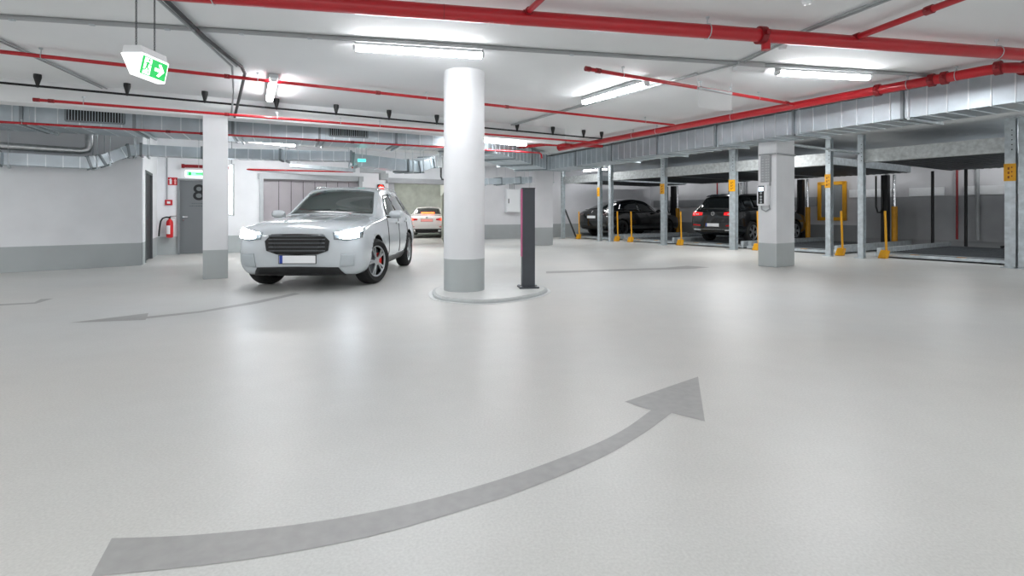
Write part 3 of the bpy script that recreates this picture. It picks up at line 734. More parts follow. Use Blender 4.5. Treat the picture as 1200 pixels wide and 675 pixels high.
limb((0.085,0.122),(0.075,0.08),0.012); limb((0.078,0.082),(0.105,0.06),0.007); limb((0.105,0.06),(0.1,0.03),0.006); limb((0.073,0.082),(0.06,0.055),0.007); limb((0.06,0.055),(0.035,0.052),0.006)
limb((0.09,0.118),(0.112,0.1),0.005); limb((0.112,0.1),(0.128,0.108),0.004); limb((0.08,0.118),(0.058,0.108),0.005); limb((0.058,0.108),(0.05,0.09),0.004)
mb.build('running_figure', M['green_lit'], gp)
face_poly('arrow', [(0.17,0.074),(0.235,0.074),(0.205,0.04),(0.235,0.034),(0.29,0.087),(0.235,0.14),(0.205,0.134),(0.235,0.100),(0.17,0.100)], 0.004, M['white_lit'], gp)
for y in (4.28, 4.50):
    mb = MB(so); z = 2.515; i = 0
    while z < CEIL - 0.012:
        ax = V((1,0,0)) if i % 2 else V((0,1,0))
        mb.tube([V((-3.09, y, z+0.012)) + ax*0.006*math.cos(k*math.pi/4) + V((0,0,0.013))*math.sin(k*math.pi/4) for k in range(8)], 0.0026, 5, closed=True); z += 0.0205; i += 1
    mb.build('chain', M['chain'], sx, smooth=True)
# exit sign over door 8
c = onA(0.95, 2.22) - nA*0.03
ex = thing('exit_sign', 'small lit green exit sign above the grey door with the figure 8', 'exit sign', c, rotA)
MB().box((0, 0, 0), (0.62, 0.05, 0.17)).build('sign_body', M['white_lit'], ex, bevel=0.006)
gf = MB().box((0, -0.027, 0), (0.56, 0.006, 0.12)).build('green_face', mat('pale lit green', '#8fe8b0', 0.4, emit='#7ee0a4', estr=0.8), ex)
MB().box((-0.2, -0.032, 0), (0.06, 0.004, 0.09)).build('door_pictogram', M['green_lit'], gf)
MB().extrude([(-0.06,-0.034,0.015),(0.1,-0.034,0.015),(0.1,-0.034,0.045),(0.17,-0.034,0),(0.1,-0.034,-0.045),(0.1,-0.034,-0.015),(-0.06,-0.034,-0.015)], (0, 0.004, 0)).build('arrow', M['green_lit'], gf)
# red pipe stub above it
c = onA(0.85, 2.42) - nA*0.12
pipe('sprinkler_line', 'short dark red pipe above the small exit sign', 'pipe', [c - A*0.28, c + A*0.9], 0.045, m='red_dark', hang=(233,), caps=(0,))
# fire equipment sign
c = onA(0.35, 2.0) - nA*0.006
fsn = thing('fire_sign', 'square red and white fire equipment sign beside the grey door', 'sign', c, rotA)
MB().box((0, 0, 0), (0.22, 0.01, 0.21)).build('sign_plate', M['sign_red'], fsn)
MB().extrude([(-0.072,-0.006,-0.08),(-0.02,-0.006,-0.08),(-0.02,-0.006,0.04),(-0.033,-0.006,0.045),(-0.033,-0.006,0.08),(-0.058,-0.006,0.08),(-0.058,-0.006,0.058),(-0.095,-0.006,0.05),(-0.095,-0.006,0.035),(-0.058,-0.006,0.043),(-0.072,-0.006,0.04)], (0, -0.003, 0)).build('extinguisher_pictogram', M['white'], fsn)
MB().extrude([(0.04,-0.006,-0.08),(0.075,-0.006,-0.08),(0.075,-0.006,0.01),(0.09,-0.006,0.01),(0.057,-0.006,0.08),(0.025,-0.006,0.01),(0.04,-0.006,0.01)], (0, -0.003, 0)).build('flame_pictogram', mat('pale red', '#e9a9a6', 0.5), fsn)
c = onA(0.26, 1.42)
cp = thing('call_point', 'small square red fire call point on the wall over the extinguisher', 'fire alarm', c, rotA)
MB().box((0, -0.025, 0), (0.17, 0.05, 0.15)).build('housing', M['sign_red'], cp, bevel=0.008)
MB().box((0, -0.053, 0.0), (0.075, 0.006, 0.06)).build('glass_pane', M['plate'], cp)
c = onA(0.29, 0.47) - nA*0.13
fe = thing('fire_extinguisher', 'red fire extinguisher with black hose hung on the wall by the grey door', 'fire extinguisher', c, rotA)
MB().lathe([(0.06,0),(0.078,0.015),(0.08,0.05),(0.08,0.40),(0.07,0.45),(0.04,0.485),(0.028,0.495),(0.028,0.52)], n=24).build('cylinder', M['ext_red'], fe, smooth=True)
mb = MB(); mb.box((0.0, -0.01, 0.545), (0.05, 0.05, 0.05)); mb.bar((0, 0, 0.575), (0.15, 0, 0.585), 0.03, 0.016); mb.bar((0, 0, 0.55), (0.12, 0, 0.535), 0.024, 0.012); mb.build('valve_head', M['black'], fe, bevel=0.005)
mb = MB(); mb.tube([(-0.02,-0.02,0.55),(-0.08,-0.03,0.555),(-0.16,-0.03,0.52),(-0.20,-0.03,0.44),(-0.22,-0.03,0.3),(-0.235,-0.03,0.16),(-0.24,-0.03,0.04)], 0.02, 8); mb.build('hose', M['black'], fe, smooth=True)
mb = MB(); n = 10
vs = [(0.0815*math.cos(a), 0.0815*math.sin(a), z) for z in (0.1, 0.33) for a in [math.radians(-150 + 70*i/(n-1)) for i in range(n)]]
mb.add(vs, [(i, i+1, n+i+1, n+i) for i in range(n-1)]); mb.build('instruction_label', M['plate'], fe)
MB().box((0, 0.09, 0.4), (0.06, 0.08, 0.05)).build('wall_bracket', M['black'], fe)
# conduit down the alcove wall
conduit('conduit', 'thin vertical grey conduit above the red fire call point', [[onA(0.22, 1.50) - nA*0.02, onA(0.22, 2.9) - nA*0.02]], 0.014)
# red signal lamp
c = onA(6.02, 1.92) - nA*0.06
sg = thing('signal_lamp', 'red lit signal lamp on the wall beside the drive-through', 'signal lamp', c, rotA)
MB().box((0, 0.02, -0.08), (0.2, 0.14, 0.44)).build('lamp_housing', M['black'], sg, bevel=0.02)
MB().lathe([(0.001,-0.09),(0.05,-0.085),(0.085,-0.05),(0.09,0)], (0, -0.03, 0.03), 20, 'Y').build('red_lens', M['red_lit'], sg, smooth=True)
mb = MB(); mb.tube([(0.1*math.cos(a), -0.1, 0.03+0.1*math.sin(a)) for a in [math.radians(-10+200*i/10) for i in range(11)]], 0.008, 6); mb.build('visor', M['black'], sg)
# teal sign
c = dl(424, 12.9, 2.44)
ts = thing('guide_sign', 'small glowing teal green sign hung above the white SUV roof', 'sign', c, 0.25)
MB().box((0, 0, 0), (0.18, 0.04, 0.06)).build('sign_face', M['teal_lit'], ts, bevel=0.006)
MB().box((0, 0, 0.045), (0.2, 0.06, 0.03)).build('sign_housing', M['white'], ts)
MB().cyl((0, 0, 0.08), (0, 0, CEIL-2.44), 0.006, 6).build('drop_rod', M['steel'], ts)
c = at_d(516, 16.9, 2.72)
jb = thing('junction_box', 'grey junction box with a bent cable hung above the drive-through', 'junction box', c)
MB().box((0, 0, 0.05), (0.16, 0.14, 0.34)).build('box_housing', M['conduit'], jb, bevel=0.01)
MB().tube([(0.02,0,-0.1),(0.02,0,-0.4),(0.06,0,-0.5),(0.16,0,-0.5),(0.2,0,-0.42)], 0.03, 8).build('bent_cable', M['cable'], jb, smooth=True)
MB().cyl((0, 0, 0.2), (0, 0, CEIL-2.72), 0.02, 8).build('drop_rod', M['steel'], jb)
# electrical cabinet by the post
c = V((S0.x, S0.y, 0)) + A * ((0.0*0) + 1.98); c = on_line(S0, S1, 599)
ec = thing('electrical_cabinet', 'white electrical cabinet on the recess wall beside the dark post', 'cabinet', V((c.x, c.y, 1.15)) - nA*0.0, rotA)
MB().box((0, -0.1, 0.52), (0.68, 0.2, 1.02)).build('cabinet_body', M['cabinet'], ec, bevel=0.01)
do = MB().box((0, -0.21, 0.52), (0.62, 0.02, 0.96)).build('cabinet_door', M['white'], ec, bevel=0.006)
MB().box((-0.25, -0.235, 0.5), (0.03, 0.03, 0.2)).build('door_handle', M['black'], do, bevel=0.005)
mb = MB(); [mb.cyl((x, -0.08, 1.03), (x, -0.08, 1.5), 0.02, 8) for x in (-0.1, 0, 0.1)]; mb.build('cable_entry', M['conduit'], ec)
# camera like device on the pier
c = at_d(629, 18.45, 2.0) + V((-0.02, -0.1, 0))
pd = thing('wall_device', 'small dark red device with a cable on the white pier', 'device', c, rotA)
MB().box((0, 0, 0), (0.16, 0.12, 0.26)).build('housing', M['red_dark'], pd, bevel=0.015)
MB().box((0.05, -0.065, 0), (0.05, 0.02, 0.2)).build('cover', M['black'], pd)
MB().tube([(0,0,0.13),(0,0.02,0.4),(0.02,0.02,0.7)], 0.02, 8).build('cable', M['conduit'], pd, smooth=True)

# key switch on broad column
ang = math.atan2(-kB.y, -kB.x)                                   # local x along the left face toward the viewer
kf = V((K.x, K.y, 0)) + kB * 0.60; kn = V((-kB.y, kB.x, 0)).normalized()
if kn.x > 0: kn = -kn
rk = math.atan2(-kB.normalized().y, -kB.normalized().x)
kz = 1.15 + 20*11.1/F
ks = thing('key_switch_box', 'white control box with lit display and buttons on the broad square column', 'control box', kf + V((0,0,kz)) , rk)
def kside(y): return -y
MB().box((0, kside(0.065), 0), (0.22, 0.13, 0.44)).build('box_body', M['white'], ks, bevel=0.012)
ft = MB().box((-0.01, kside(0.133), 0.01), (0.13, 0.006, 0.38)).build('front_panel', M['black'], ks)
MB().box((0.112, kside(0.065), 0), (0.006, 0.1, 0.38)).build('side_cover', M['tube_off'], ks, bevel=0.003)
MB().box((-0.01, kside(0.138), 0.13), (0.10, 0.004, 0.085)).build('display', M['screen'], ft)
for z in (0.045, -0.03, -0.09, -0.15):
    MB().lathe([(0.001,0),(0.026,0),(0.022,-0.012),(0.001,-0.012)], (-0.01, kside(0.136), z), 12, 'Y').build('button', M['conduit'], ft)
MB().tube([(0.1, kside(0.02), -0.2), (0.12, kside(0.03), -0.29), (0.03, kside(0.03), -0.34), (-0.06, kside(0.03), -0.30), (-0.08, kside(0.02), -0.2)], 0.014, 8).build('cable_loop', M['conduit'], ks, smooth=True)
nt = thing('notice_board', 'tall grey notice sheet above the control box on the broad column', 'notice', kf + V((0, 0, kz + 0.26)) + kn*0.005, rk)
MB().box((0.02, 0, 0.3), (0.24, 0.01, 0.56)).build('notice_sheet', M['conduit'], nt)
mb = MB()
for i in range(9):
    for x in (-0.05, 0.03, 0.09): mb.box((x, kside(0.007), 0.06 + i*0.055), (0.045, 0.003, 0.022))
mb.build('printed_lines', M['lamp_body'], nt)
# cable rail round the column top
mb = MB(K); zz = 2.38
mb.bar(V((K.x, K.y, zz)) + kn*0.015 + kB*0.9, V((K.x, K.y, zz)) + kn*0.015 - V((kA.x*0.02, kA.y*0.02, 0)), 0.03, 0.03)
fk = V((kA.y, -kA.x, 0)).normalized()*0.02
mb.bar(V((K.x, K.y, zz)) + fk, V((K.x+kA.x, K.y+kA.y, zz)) + fk, 0.03, 0.03)
mb.bar(V((K.x, K.y, zz)) + kn*0.015 + kB*0.32, V((K.x, K.y, kz+0.2)) + kn*0.015 + kB*0.32, 0.025, 0.025, kB)
tag(mb.build('cable_channel', M['conduit']), 'thin grey cable channel wrapped round the top of the broad column', 'conduit')
mb = MB(); p = K + kA*0.5; a = at_d(908, 10.9, 2.62); b = at_d(1006, 13.0, 2.62)
pipe('cable_rail', 'pale grey rail running from the broad column top to the lift posts', 'rail', [a, b], 0.03, m='steel')

# ------------------------------------------------------------------ parking lifts
BT, BB = 2.72, 2.42
def channel_post(mb, t, y, w_, d_, z1):
    mb.box((t, y, z1/2), (0.012, d_, z1)); 
    for s in (-1, 1): mb.box((t, y + s*d_/2, z1/2), (w_, 0.012, z1))
    mb.box((t, y - d_/2 - 0.012, 0.01), (w_ + 0.1, 0.16, 0.02))
def lift(posts, bays, label, tagged=(), top=CEIL-0.04, brace=False, group=None, wide=None):
    t = thing('car_lift', label, 'parking lift', L0, LR)
    for i, p in enumerate(posts):
        mb = MB(); wd = (wide or {}).get(i, 0.125); channel_post(mb, p, 0.0, wd, 0.15, top)
        po_ = mb.build('post', M['steel'], t)
        if i in tagged:
            lb = MB().box((p, -0.093, 1.98), (wd + 0.02, 0.006, 0.36)).build('yellow_label', M['yellow'], po_)
            mb = MB(); 
            for k in range(3):
                mb.box((p - 0.02, -0.097, 1.88 + k*0.09), (0.03, 0.003, 0.05)); mb.box((p + 0.03, -0.097, 1.9 + k*0.09), (0.02, 0.003, 0.03))
            mb.build('label_print', mat('orange brown print', '#8a4a10', 0.6), lb)
        for k in range(5): MB().lathe([(0.001,0),(0.012,0),(0.012,0.01),(0.001,0.01)], (p + 0.03, -0.095, 2.45 + k*0.1), 6, 'Y').build('bolt', M['black_steel'], po_)
    a, b = posts[0], posts[-1]
    mb = MB(); mb.box(((a+b)/2, 0.03, (BT+BB)/2), (b-a, 0.05, BT-BB)); mb.box(((a+b)/2, 0.08, BT), (b-a, 0.12, 0.02)); mb.box(((a+b)/2, 0.08, BB), (b-a, 0.12, 0.02)); mb.build('front_beam', M['steel_mottled'], t)
    for x0, x1 in bays:
        c = (x0+x1)/2; w_ = x1-x0-0.22
        mb = MB(); mb.box((c, 2.85, BB+0.04), (w_, 5.3, 0.03))
        for k in range(14): mb.box((x0+0.11 + (k+0.5)*w_/14, 2.85, BB+0.021), (0.05, 5.28, 0.012))
        up = mb.build('upper_platform', M['steel_dark'], t)
        mb = MB()
        for s in (-1, 1): mb.box((c + s*(w_/2), 2.85, BB+0.13), (0.06, 5.3, 0.2))
        mb.build('platform_rail', M['steel'], up)
        mb = MB(); mb.box((c, 3.1, 0.10), (w_, 4.8, 0.03))
        for k in range(26): mb.box((c, 0.85 + k*0.175, 0.12), (w_-0.2, 0.06, 0.015))
        low = mb.build('lower_platform', M['steel_dark'], t)
        mb = MB()
        for s in (-1, 1): mb.box((c + s*(w_/2 - 0.02), 3.1, 0.14), (0.10, 4.9, 0.20))
        mb.box((c, 0.66, 0.07), (w_+0.1, 0.14, 0.07)); mb.box((c, 0.80, 0.1), (w_, 0.05, 0.05))
        mb.build('platform_edge', M['steel'], low)
        mb = MB(); [MB().box((c + q, 0.66, 0.108), (0.16, 0.12, 0.006)).build('yellow_patch', M['yellow_dark'], low) for q in (-0.5, 0.4)]
        cx = x1 - 0.5
        MB().box((cx - 0.28, 5.45, 1.2), (0.2, 0.18, 2.4)).build('rear_mast', M['black_steel'], t)
        hc = MB().cyl((cx, 5.4, 0.2), (cx, 5.4, 1.35), 0.085, 16).build('hydraulic_cylinder', M['yellow_dark'], t, smooth=True)
        MB().cyl((cx, 5.4, 1.35), (cx, 5.4, 2.4), 0.045, 12).build('piston_rod', M['chrome'], hc, smooth=True)
        MB().tube([(cx-0.5, 5.3, 2.38), (cx-0.5, 5.3, 1.35), (cx-0.45, 5.3, 1.15), (cx-0.36, 5.3, 1.15), (cx-0.32, 5.3, 1.3), (cx-0.32, 5.3, 1.9)], 0.028, 8).build('hose_loop', M['black'], t, smooth=True)
    if brace:
        MB().bar((posts[0] + 0.02, 0.1, 1.28), (posts[0] + 0.75, 0.1, 0.1), 0.05, 0.05, (0, 1, 0)).build('diagonal_brace', M['black_steel'], t)
    return t
lift([-5.61, -3.25], [(-5.61, -3.25)], 'end parking lift with a diagonal black brace holding the black crossover', tagged=(1,), brace=True, wide={0: 0.1})
lift([-2.63, 0.0, 2.71, 5.5], [(-2.63, 0.0), (0.0, 2.71), (2.71, 5.5)], 'three bay galvanised parking lift behind the broad square column', tagged=(1, 2, 3), wide={1: 0.17, 2: 0.2})
l3 = lift([6.27, 9.06], [(6.27, 9.06)], 'empty galvanised parking lift nearest the right edge with a yellow post label', tagged=(1,), wide={1: 0.17})
l3['label'] = 'empty single parking lift with mottled zinc beam and thin black rear rods'
for y_, tt in ((5.0, 6.15), (5.0, 6.95)):
    MB().cyl((tt, y_, 0.15), (tt, y_, BB), 0.04, 10).build('rear_rod', M['black_steel'], l3, smooth=True)
MB().tube([(9.0, 4.6, 1.1), (8.75, 4.7, 0.75), (8.5, 4.8, 0.45), (8.2, 5.0, 0.25), (7.7, 5.1, 0.17)], 0.035, 8).build('hose', M['black'], l3, smooth=True)
lift([9.26, 12.02], [(9.26, 12.02)], 'next parking lift whose first post stands at the edge of the view', wide={0: 0.15})

# yellow guard rods
gprod = [(678, 278.6, -0.01), (723, 280.5, 0.0), (739, 281.5, 0.0), (797, 285.0, 0.0), (887, 291.5, 0.0), (985, 297.0, 0.0), (1036, 301.0, 0.0)]
gl_lab = ['beside the end lift brace', 'touching the nearer of the twin thin posts', 'just beyond the twin thin posts, alone', 'between the black crossover and the dark hatchback SUV',
          'half hidden behind the broad square column', 'beside the yellow labelled post and yellow framed board', 'at the corner of the empty lift']
root = None
for i, (px, py, _) in enumerate(gprod):
    p = on_line(lp(-6, 0.36), lp(10, 0.36), px)
    if root is None:
        root = thing('guard_rod', '', 'guard rod', p, LR, group='yellow guard rods of the parking lifts')
        mb = MB(); mb.extrude([(-0.12, -0.08, 0), (0.07, -0.08, 0), (0.11, -0.08, 0.2), (-0.05, -0.08, 0.21)], (0, 0.16, 0)); mb.build('foot_block', M['yellow'], root, bevel=0.015)
        MB().cyl((0.05, 0, 0.19), (0.02, 0, 1.19), 0.026, 10).build('rod', M['yellow'], root, smooth=True)
        o = root
    else:
        o = copy_tree(root); o.location = p
    o['label'] = 'yellow guard rod on a cast foot ' + gl_lab[i]

# things on the bay wall
yb = thing('framed_board', 'grey board in a wide yellow frame on the bay wall behind the labelled post', 'board', lp(2.65, 6.3, 0.86), LR)
MB().box((0, 0, 0.72), (0.8, 0.04, 1.3)).build('board_panel', M['mirror_grey'], yb)
mb = MB()
for s in (-1, 1): mb.box((s*0.44, -0.02, 0.72), (0.13, 0.09, 1.46)); mb.box((0, -0.02, 0.72 + s*0.67), (0.98, 0.09, 0.13))
mb.build('board_frame', M['yellow'], yb, bevel=0.005)
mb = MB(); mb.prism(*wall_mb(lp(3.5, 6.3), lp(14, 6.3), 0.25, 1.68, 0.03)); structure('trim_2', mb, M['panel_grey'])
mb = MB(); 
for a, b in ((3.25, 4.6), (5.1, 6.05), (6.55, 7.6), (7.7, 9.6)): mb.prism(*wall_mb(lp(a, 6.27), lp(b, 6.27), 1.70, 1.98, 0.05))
structure('lit_band', mb, M['lit_tone'])  # pale slabs standing in for the lit band of the wall
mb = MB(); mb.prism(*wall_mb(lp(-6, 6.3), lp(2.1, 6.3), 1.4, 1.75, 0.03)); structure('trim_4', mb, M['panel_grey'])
MB().tube([(8.85, 3.6, 2.4), (8.85, 3.6, 1.45), (8.9, 3.6, 1.3), (9.0, 3.6, 1.3), (9.05, 3.6, 1.45), (9.05, 3.6, 2.4)], 0.03, 8).build('hose_loop', M['black'], l3, smooth=True)
wc = thing('wall_cabinet', 'flat grey switch cabinet on the bay wall behind the empty lift', 'cabinet', lp(8.1, 6.27, 1.0), LR)
MB().box((0, -0.06, 0.35), (0.6, 0.12, 0.7)).build('cabinet_body', M['conduit'], wc, bevel=0.01)
MB().box((0, -0.125, 0.35), (0.54, 0.01, 0.64)).build('cabinet_door', M['mirror_grey'], wc)
for tt, lab in ((-2.2, 'thin red riser pipe on the bay wall behind the first twin posts'), (3.6, 'thin red riser pipe on the bay wall beside the yellow framed board'), (6.4, 'thin red riser pipe on the bay wall above the empty lift')):
    pipe('riser_pipe', lab, 'pipe', [lp(tt, 6.2, 0.3), lp(tt, 6.2, CEIL - 0.05)], 0.03, m='red_dark')
for tt, lab in ((-0.9, 'pale vertical wall pipe behind the black crossover front'), (4.4, 'pale vertical wall pipe beside the yellow framed board'), (6.9, 'pale vertical wall pipe behind the empty lift')):
    pipe('wall_pipe', lab, 'pipe', [lp(tt, 6.2, 0.3), lp(tt, 6.2, CEIL - 0.05)], 0.05, m='conduit')
hu = thing('hydraulic_unit', 'pale hydraulic pump cabinet beside the dark SUV front on the bay wall', 'pump cabinet', lp(1.75, 5.7, 0.2), LR)
MB().box((0, 0, 0.75), (0.34, 0.25, 0.55)).build('cabinet_body', M['cabinet'], hu, bevel=0.01)
MB().cyl((-0.02, 0.05, 1.05), (-0.02, 0.05, 1.32), 0.15, 16).build('oil_tank', M['conduit'], hu, smooth=True)
mb = MB(); mb.box((0, 0, 0.24), (0.12, 0.12, 0.48)); mb.build('stand', M['steel'], hu)
MB().box((-0.05, -0.13, 0.85), (0.1, 0.01, 0.1)).build('warning_sticker', M['yellow'], hu)

# ------------------------------------------------------------------ cars
def pchip(x, y, q):
    x = np.asarray(x, float); y = np.asarray(y, float); h = np.diff(x); d = np.diff(y)/h; n = len(x); m = np.zeros(n)
    for i in range(1, n-1):
        if d[i-1]*d[i] > 0:
            w1 = 2*h[i] + h[i-1]; w2 = h[i] + 2*h[i-1]; m[i] = (w1+w2)/(w1/d[i-1] + w2/d[i])
    m[0], m[-1] = d[0], d[-1]
    i = np.clip(np.searchsorted(x, q) - 1, 0, n-2); s = (q - x[i])/h[i]
    return (1+2*s)*(1-s)**2*y[i] + s*(1-s)**2*h[i]*m[i] + s*s*(3-2*s)*y[i+1] + s*s*(s-1)*h[i]*m[i+1]
def chaik_open(p, it):
    for _ in range(it):
        q = [p[0]]
        for i in range(len(p)-1): q += [p[i]*0.75 + p[i+1]*0.25, p[i]*0.25 + p[i+1]*0.75]
        q.append(p[-1]); p = q
    return p
class Car:
    def __init__(s, label, loc, rz, st, paint, wheel, cat='car'):
        """st: stations front to back (y, zb, wb, wm, zm, ws, zs, wr, zr, zc); wheel: (front y, rear y, track half, radius, width)"""
        s.root = thing('car', label, cat, loc, rz)
        st = sorted(st); a = np.array(st); ys = a[:, 0]
        qs = []
        for i in range(len(ys)-1):
            k = max(2, int(round((ys[i+1]-ys[i])/0.045)))
            qs += list(ys[i] + (ys[i+1]-ys[i])*np.arange(k)/k)
        qs.append(ys[-1]); qs = np.array(qs)
        C = [pchip(ys, a[:, j], qs) for j in range(1, 10)]
        mb = MB(); rings = []
        for i, y in enumerate(qs):
            zb, wb, wm, zm, ws, zs, wr, zr, zc = (c[i] for c in C)
            P = [V((0, zb)), V((wb*0.8, zb)), V((wb, zb+0.02)), V((wm-0.005, zb+(zm-zb)*0.45)), V((wm, zm)), V((ws+(wm-ws)*0.35, zm+(zs-zm)*0.75)), V((ws, zs)), V((ws-(ws-wr)*0.12, zs+(zr-zs)*0.12)), V((wr+(ws-wr)*0.08, zr-(zr-zs)*0.08)), V((wr, zr)), V((wr*0.8, zr+(zc-zr)*0.55)), V((wr*0.4, zc-(zc-zr)*0.1)), V((0, zc))]
            H = chaik_open(P, 2)
            rings.append([(p.x, y, p.y) for p in H] + [(-p.x, y, p.y) for p in H[-2:0:-1]])
        n = len(rings[0]); vs = [p for r in rings for p in r]; fs = []
        for i in range(len(rings)-1):
            for j in range(n): fs.append((i*n+j, i*n+(j+1) % n, (i+1)*n+(j+1) % n, (i+1)*n+j))
        fs.append(tuple(range(n))); fs.append(tuple((len(rings)-1)*n+j for j in range(n))[::-1])
        mb.add(vs, fs)
        body = mb.build('body', [paint, M['well']], None, smooth=True, auto=40)
        # uncut surface for projecting glass, lamps and trim
        s.bvh = BVHTree.FromPolygons([tuple(v.co) for v in body.data.vertices], [tuple(p.vertices) for p in body.data.polygons])
        fy, ry, tr_, R, tw = wheel
        cut = MB(); cut.cur = 1
        for y in (fy, ry):
            for sg in (-1, 1):
                c = V((sg*(tr_ - tw*0.5 - 0.09), y, R)); e = V((sg*1.3, y, R)); cut.tube([c, e], R*1.17, 32)
        co_ = cut.build('cutter', [paint, M['well']])
        md = body.modifiers.new('c', 'BOOLEAN'); md.operation = 'DIFFERENCE'; md.object = co_; md.solver = 'EXACT'
        dg = bpy.context.evaluated_depsgraph_get(); me = bpy.data.meshes.new_from_object(body.evaluated_get(dg))
        body.modifiers.clear(); body.data = me; bpy.data.objects.remove(co_)
        body.parent = s.root; s.body = body; s.wheel = wheel
    def hit(s, o, d, off):
        o, d = V(o), V(d).normalized()
        loc, nrm, idx, dist = s.bvh.ray_cast(o, d)
        if loc is None:
            loc, nrm, idx, dist = s.bvh.find_nearest(o + d*4.0)
        if nrm.dot(d) > 0: nrm = -nrm
        return loc + nrm*off
    def patch(s, name, lo, hi, view, m, off=0.006, rows=6, cols=None, parent=None, thick=0.0):
        """skin laid on the body between two polylines seen from one side: front/back give (x, z), side gives (y, z), top gives (x, y)"""
        cols = cols or 16
        def samp(poly, f):
            poly = [V(p) for p in poly]; L_ = [0]
            for i in range(len(poly)-1): L_.append(L_[-1] + (poly[i+1]-poly[i]).length)
            t = f*L_[-1]
            for i in range(len(poly)-1):
                if t <= L_[i+1] + 1e-9: return poly[i].lerp(poly[i+1], (t-L_[i])/max(1e-9, L_[i+1]-L_[i]))
            return poly[-1]
        vs = []
        for r in range(rows+1):
            for c in range(cols+1):
                p = samp(lo, c/cols).lerp(samp(hi, c/cols), r/rows)
                if view == 'front': o, d = (p.x, 4, p.y), (0, -1, 0)
                elif view == 'back': o, d = (p.x, -4, p.y), (0, 1, 0)
                elif view == 'right': o, d = (4, p.x, p.y), (-1, 0, 0)
                elif view == 'left': o, d = (-4, p.x, p.y), (1, 0, 0)
                else: o, d = (p.x, p.y, 4), (0, 0, -1)
                vs.append(s.hit(o, d, off))
        k = cols+1; fs = [(r*k+c, r*k+c+1, (r+1)*k+c+1, (r+1)*k+c) for r in range(rows) for c in range(cols)]
        mb = MB(); mb.add(vs, fs); ob = mb.build(name, m, parent or s.root, smooth=True, auto=60)
        sd = ob.modifiers.new('s', 'SOLIDIFY'); sd.thickness = 0.012; sd.offset = -1 if False else 0
        return ob
    def sides(s, name, lo, hi, m, **k):
        return [s.patch(name, lo, hi, v, m, **k) for v in ('left', 'right')]
    def wheels(s, m_rim, steer=0.0, caliper=None, spokes=5):
        fy, ry, tr_, R, tw = s.wheel
        for y in (fy, ry):
            for sg in (-1, 1):
                rr = R*0.70
                prof = [(rr, -tw/2+0.01), (R-0.05, -tw/2), (R-0.012, -tw/2+0.03), (R, -tw/2+0.06), (R, tw/2-0.06), (R-0.012, tw/2-0.03), (R-0.05, tw/2), (rr, tw/2-0.01), (rr*0.96, tw/2-0.03), (rr*0.96, -tw/2+0.03), (rr, -tw/2+0.01)]
                mb = MB(); vs = []; N_ = 40
                for r_, h in prof: vs += [(h, r_*math.cos(2*math.pi*j/N_), r_*math.sin(2*math.pi*j/N_)) for j in range(N_)]
                mb.add(vs, [(i*N_+j, i*N_+(j+1) % N_, (i+1)*N_+(j+1) % N_, (i+1)*N_+j) for i in range(len(prof)-1) for j in range(N_)])
                w_ = mb.build('wheel', M['tyre'], s.root, smooth=True)
                w_.location = (sg*(tr_ - tw/2 + 0.02), y, R); w_.rotation_euler.z = (steer if y == fy else 0)
                mb = MB(); o = sg*tw*0.36
                mb.lathe([(0.001, o-0.02*sg), (0.065, o-0.02*sg), (0.065, o+0.012*sg), (0.001, o+0.016*sg)], n=20, axis='X')
                for k in range(spokes):
                    for dlt in ((-0.13, 0.13) if spokes <= 5 else (0,)):
                        a = 2*math.pi*k/spokes + dlt*0.4; b = 2*math.pi*k/spokes + dlt*1.2
                        mb.bar((o, 0.05*math.cos(a), 0.05*math.sin(a)), (o-0.01*sg, rr*0.97*math.cos(b), rr*0.97*math.sin(b)), 0.03, 0.022, (1, 0, 0))
                mb.tube([(o, rr*0.95*math.cos(2*math.pi*j/32), rr*0.95*math.sin(2*math.pi*j/32)) for j in range(32)], 0.016, 6, closed=True)
                mb.build('rim', m_rim, w_, smooth=True)
                mb = MB(); mb.lathe([(0.001, -0.01), (rr*0.93, -0.01), (rr*0.93, 0.01), (0.001, 0.01)], n=28, axis='X'); mb.build('brake_disc', M['rim_dark'] if caliper else M['trim'], w_)
                if caliper:
                    MB().box((sg*0.03, rr*0.62*(1 if y != fy else -1), 0.02), (0.06, 0.09, 0.2)).build('brake_caliper', caliper, w_, bevel=0.01)
    def plate(s, x, z, front, w_=0.52, h=0.11, pm='plate', blue=True):
        sg = 1 if front else -1
        y = max((s.hit((x + dx, 4*sg, z + dz), (0, -sg, 0), 0).y*sg for dx in (-w_/2, 0, w_/2) for dz in (-h/2, h/2))) + 0.008
        p = MB().box((x, sg*y, z), (w_, 0.012, h)).build('number_plate', M[pm], s.root)
        MB().box((x, sg*(y-0.002), z), (w_+0.02, 0.012, h+0.02)).build('plate_holder', M['black'], p)
        if blue: MB().box((x + (w_/2-0.028)*(1 if front else -1), sg*(y+0.003), z), (0.045, 0.012, h)).build('plate_band', M['plate_blue'], p)
        return y
    def mirrors(s, y, z, x, m):
        for sg in (-1, 1):
            mb = MB(); vs = []; 
            n = 14
            for dx, sc_ in ((0.0, 0.55), (0.04, 0.9), (0.12, 1.0), (0.2, 0.92), (0.235, 0.5)):
                for j in range(n):
                    a = 2*math.pi*j/n; vs.append((sg*(x + dx), y + 0.07*sc_*math.cos(a) + (0.02 if dx < .1 else -0.01), z + 0.075*sc_*math.sin(a)))
            fs = [(i*n+j, i*n+(j+1) % n, (i+1)*n+(j+1) % n, (i+1)*n+j) for i in range(4) for j in range(n)] + [tuple(range(n)), tuple(range(4*n, 5*n))]
            mb.add(vs, fs); o = mb.build('side_mirror', m, s.root, smooth=True)
            MB().bar((sg*(x-0.08), y, z-0.05), (sg*(x+0.06), y, z-0.05), 0.05, 0.03).build('mirror_arm', M['trim'], o)

